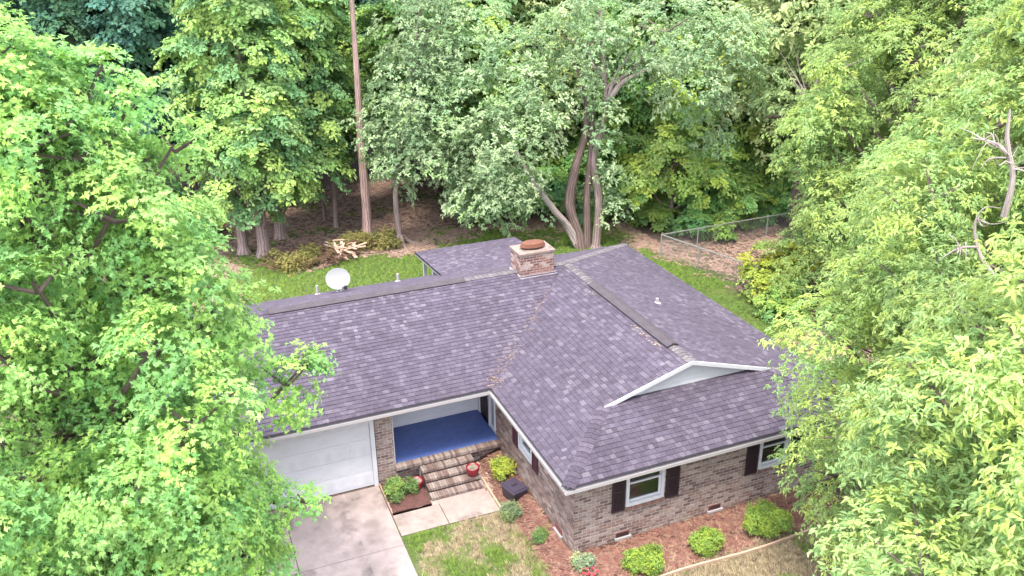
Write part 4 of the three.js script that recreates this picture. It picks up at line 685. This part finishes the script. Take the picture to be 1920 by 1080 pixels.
{ // bare grey branches showing in the right-hand trees
  const oak = scene.getObjectByName('oak_tree'), ox = oak.position.x, oz = oak.position.z, near = scene.getObjectByName('oak_tree_001');
  const dead = (o, list) => part('dead_branch', merge(list.map((l) => limb(l.map(([x, y, z, r]) => [x - o.position.x, y - o.position.y, z - o.position.z, r * 0.62]), 6))), M.deadWood, o);
  dead(near, [[[3.58, 10.6, 11.7, 0.075], [3.58, 11.2, 11.7, 0.06], [3.48, 11.71, 11.56, 0.05], [3.45, 12.12, 11.53, 0.02]], [[3.5, 11.5, 11.6, 0.05], [3.41, 11.63, 11.48, 0.03], [3.2, 11.68, 11.22, 0.012]], [[3.5, 11.45, 11.6, 0.03], [3.4, 11.4, 11.42, 0.02], [3.34, 11.25, 11.36, 0.008]], [[3.55, 11.3, 11.65, 0.03], [3.62, 11.3, 11.8, 0.02], [3.7, 11.2, 11.95, 0.008]]]);
  { const q = rngOf(58), tw = []; for (const [x, y, z] of [[3.4, 11.6, 11.47], [3.5, 11.4, 11.6], [3.3, 11.66, 11.35], [3.3, 10.05, 11.33], [3.4, 10.5, 11.45]]) for (let i = 0; i < 4; i++) { const a = q() * 6.3, l = 0.2 + 0.25 * q(); tw.push([[x, y, z, 0.02], [x + Math.cos(a) * l * 0.5, y + (q() - 0.5) * 0.3, z + Math.sin(a) * l * 0.5, 0.012], [x + Math.cos(a) * l, y + (q() - 0.6) * 0.5, z + Math.sin(a) * l, 0.005]]); } dead(near, tw); }
  dead(near, [[[3.6, 9.7, 11.75, 0.05], [3.47, 9.97, 11.56, 0.045], [3.38, 10.44, 11.43, 0.03], [3.42, 10.7, 11.5, 0.015], [3.56, 10.72, 11.66, 0.008]], [[3.45, 10.1, 11.53, 0.04], [3.3, 10.04, 11.33, 0.03], [3.16, 9.84, 11.17, 0.012]], [[3.3, 10.04, 11.33, 0.02], [3.22, 10.2, 11.25, 0.01], [3.16, 10.22, 11.18, 0.006]]]);
}
{ // dead snag at the far side of the fenced yard
  const g = thing('dead_snag', 'dark broken tree trunk with bare grey twigs rising above the fenced yard', 'dead tree', [19.2, 0, -10.3]), q = rngOf(55), tw = [];
  part('trunk', merge([limb([[0, -0.2, 0, 0.42], [0.05, 2.5, 0, 0.32], [-0.05, 5, 0.05, 0.3], [0.05, 6.6, 0, 0.34], [0.15, 7.3, 0, 0.2]], 9), limb([[0, 6.5, 0, 0.2], [0.5, 7.1, 0.4, 0.12], [1.0, 7.2, 0.7, 0.06]], 7), limb([[0, 5.6, 0, 0.16], [-0.9, 6.4, -0.5, 0.1], [-1.6, 6.3, -1, 0.04]], 7)]), M.darkBark, g);
  for (let i = 0; i < 26; i++) { const a = q() * 6.3, l = 0.7 + 1.1 * q(), x = Math.cos(a), z = Math.sin(a), y = 6.4 + 0.9 * q(); tw.push(limb([[0, y, 0, 0.04], [x * l * 0.5, y + l * 0.7, z * l * 0.5, 0.022], [x * l, y + l * (1 + 0.6 * q()), z * l, 0.008]], 4, 2)); }
  part('bare_twigs', merge(tw), M.deadWood, g);
}
// ------------------------------------------------------------------ ground cover nobody could count
{
  const blade = new Tris(), q = rngOf(81); for (let i = 0; i < 9; i++) { const a = q() * 6.3, l = 0.05 + 0.05 * q(), x = (q() - 0.5) * 0.1, z = (q() - 0.5) * 0.1, k = 0.8 + 0.4 * q(); blade.tri(V(x - 0.006, 0, z), V(x + 0.006, 0, z), V(x + Math.cos(a) * l * 0.7, l, z + Math.sin(a) * l * 0.7), [k, k, k]); }
  const flake = new Tris(); for (let i = 0; i < 6; i++) { const a = q() * 6.3, x = (q() - 0.5) * 0.24, z = (q() - 0.5) * 0.24, l = 0.05 + 0.05 * q(), k = 0.75 + 0.5 * q(), u = V(Math.cos(a), 0.3 * (q() - 0.5), Math.sin(a)), v = V(-Math.sin(a), 0.4 * (q() - 0.5), Math.cos(a)), c = V(x, 0.015 + 0.02 * q(), z); flake.tri(c.clone().addScaledVector(u, -l), c.clone().addScaledVector(v, l * 0.4), c.clone().addScaledVector(u, l), [k, k, k]); flake.tri(c.clone().addScaledVector(u, -l), c.clone().addScaledVector(u, l), c.clone().addScaledVector(v, -l * 0.4), [k, k, k]); }
  const G = [], F = [], S = [], r = rngOf(83), inside = (x, z) => (x > -9.1 && x < 8.9 && z > -8.5 && z < -0.3) || (x > 0.3 && x < 8.9 && z > -8.5 && z < 4.7) || (x > ADD.x0 && x < ADD.x1 && z > -11 && z < -8) || (x < -3.2 && z > -0.6) || (x > -3.4 && x < -0.5 && z > -0.6 && z < 2.05);
  const spread = (n, x0, x1, z0, z1) => { for (let i = 0; i < n; i++) { const x = lerp(x0, x1, r()), z = lerp(z0, z1, r()); if (inside(x, z)) continue; const k = cover(x, z), bed = bedMask(x, z), y = groundY(x, z), a = r() * 6.3, s = 0.7 + 0.7 * r(), j = 0.8 + 0.4 * r();
    if (bed > 0.5) F.push([x, y, z, a, s * 0.7, mix3([0.15 * j, 0.064 * j, 0.053 * j], [0.24 * j, 0.165 * j, 0.115 * j], r() * r())]);
    else if (r() < k.green) G.push([x, y, z, a, s, mix3([0.12 * j, 0.23 * j, 0.03], [0.2 * j, 0.24 * j, 0.05], r() * 0.6)]);
    else if (k.straw) S.push([x, y, z, a, s, mix3([0.42 * j, 0.35 * j, 0.22 * j], [0.29 * j, 0.22 * j, 0.14 * j], r())]);
    else F.push([x, y, z, a, s, mix3([0.23 * j, 0.14 * j, 0.122 * j], [0.28 * j, 0.2 * j, 0.155 * j], r())]); } };
  spread(15000, -3.4, 8, 1.9, 7.6); spread(2500, -0.6, 0.4, -0.4, 5); spread(26000, -8, 14, -20, -8); spread(9000, 8.9, 21, -14, 4); spread(9000, -7, 12, -30, -19);
  const D = []; // blown leaves caught in the valley, along the ridge vent and at the chimney foot
  for (let i = 0; i < 240; i++) { const t = Math.pow(r(), 1.5) * 0.75, x = t * W / 2 + (r() - 0.5) * (0.5 - 0.4 * t), z = t * RZ + (r() - 0.5) * (0.5 - 0.4 * t), y = Math.max(planeY.main(x, z), planeY.left(x, z)); if (fbm(t * 9, 3, 2) + 0.3 * r() < 0.55) continue; if (z > -0.03 && x < 0.03) continue; D.push([x, y + 0.016, z, r() * 6.3, 0.18 + 0.2 * r(), mix3([0.14, 0.092, 0.078], [0.2, 0.15, 0.12], r())]); }
  for (let i = 0; i < 160; i++) { const z = lerp(-2.4, 2.2, r()), x = W / 2 - 0.24 - 0.14 * r() * r(); if (fbm(z * 1.3 + 4, 7, 2) < 0.5) continue; D.push([x, planeY.left(x, z) + 0.016, z, r() * 6.3, 0.22, mix3([0.3, 0.22, 0.15], [0.4, 0.33, 0.22], r())]); }
  const put = (name, label, cat, geo, list, mat) => { const m = new THREE.InstancedMesh(geo, mat, list.length); m.name = numbered(name); m.castShadow = m.receiveShadow = true; list.forEach(([x, y, z, a, s, c], i) => { dummy.position.set(x, y - 0.004, z); dummy.rotation.set(0, a, 0); dummy.scale.setScalar(s); dummy.updateMatrix(); m.setMatrixAt(i, dummy.matrix); m.setColorAt(i, lin(...c)); }); scene.add(m); tag(m, label, cat, undefined, 'stuff'); };
  const gm = std({ vertexColors: true, side: THREE.DoubleSide, roughness: 1 });
  put('lawn_grass', 'short green lawn grass behind and beside the house', 'grass', blade.geo(), G, gm);
  put('leaf_debris', 'brown leaf debris caught in the roof valley and along the ridge vent', 'leaf debris', flake.geo(), D, gm);
  put('dry_grass', 'straw-coloured dry grass in the front yard', 'grass', blade.geo(), S, gm);
  put('leaf_litter', 'brown fallen leaves and bark chips covering the bare ground', 'leaf litter', flake.geo(), F, gm);
}
renderer.render(scene, camera);
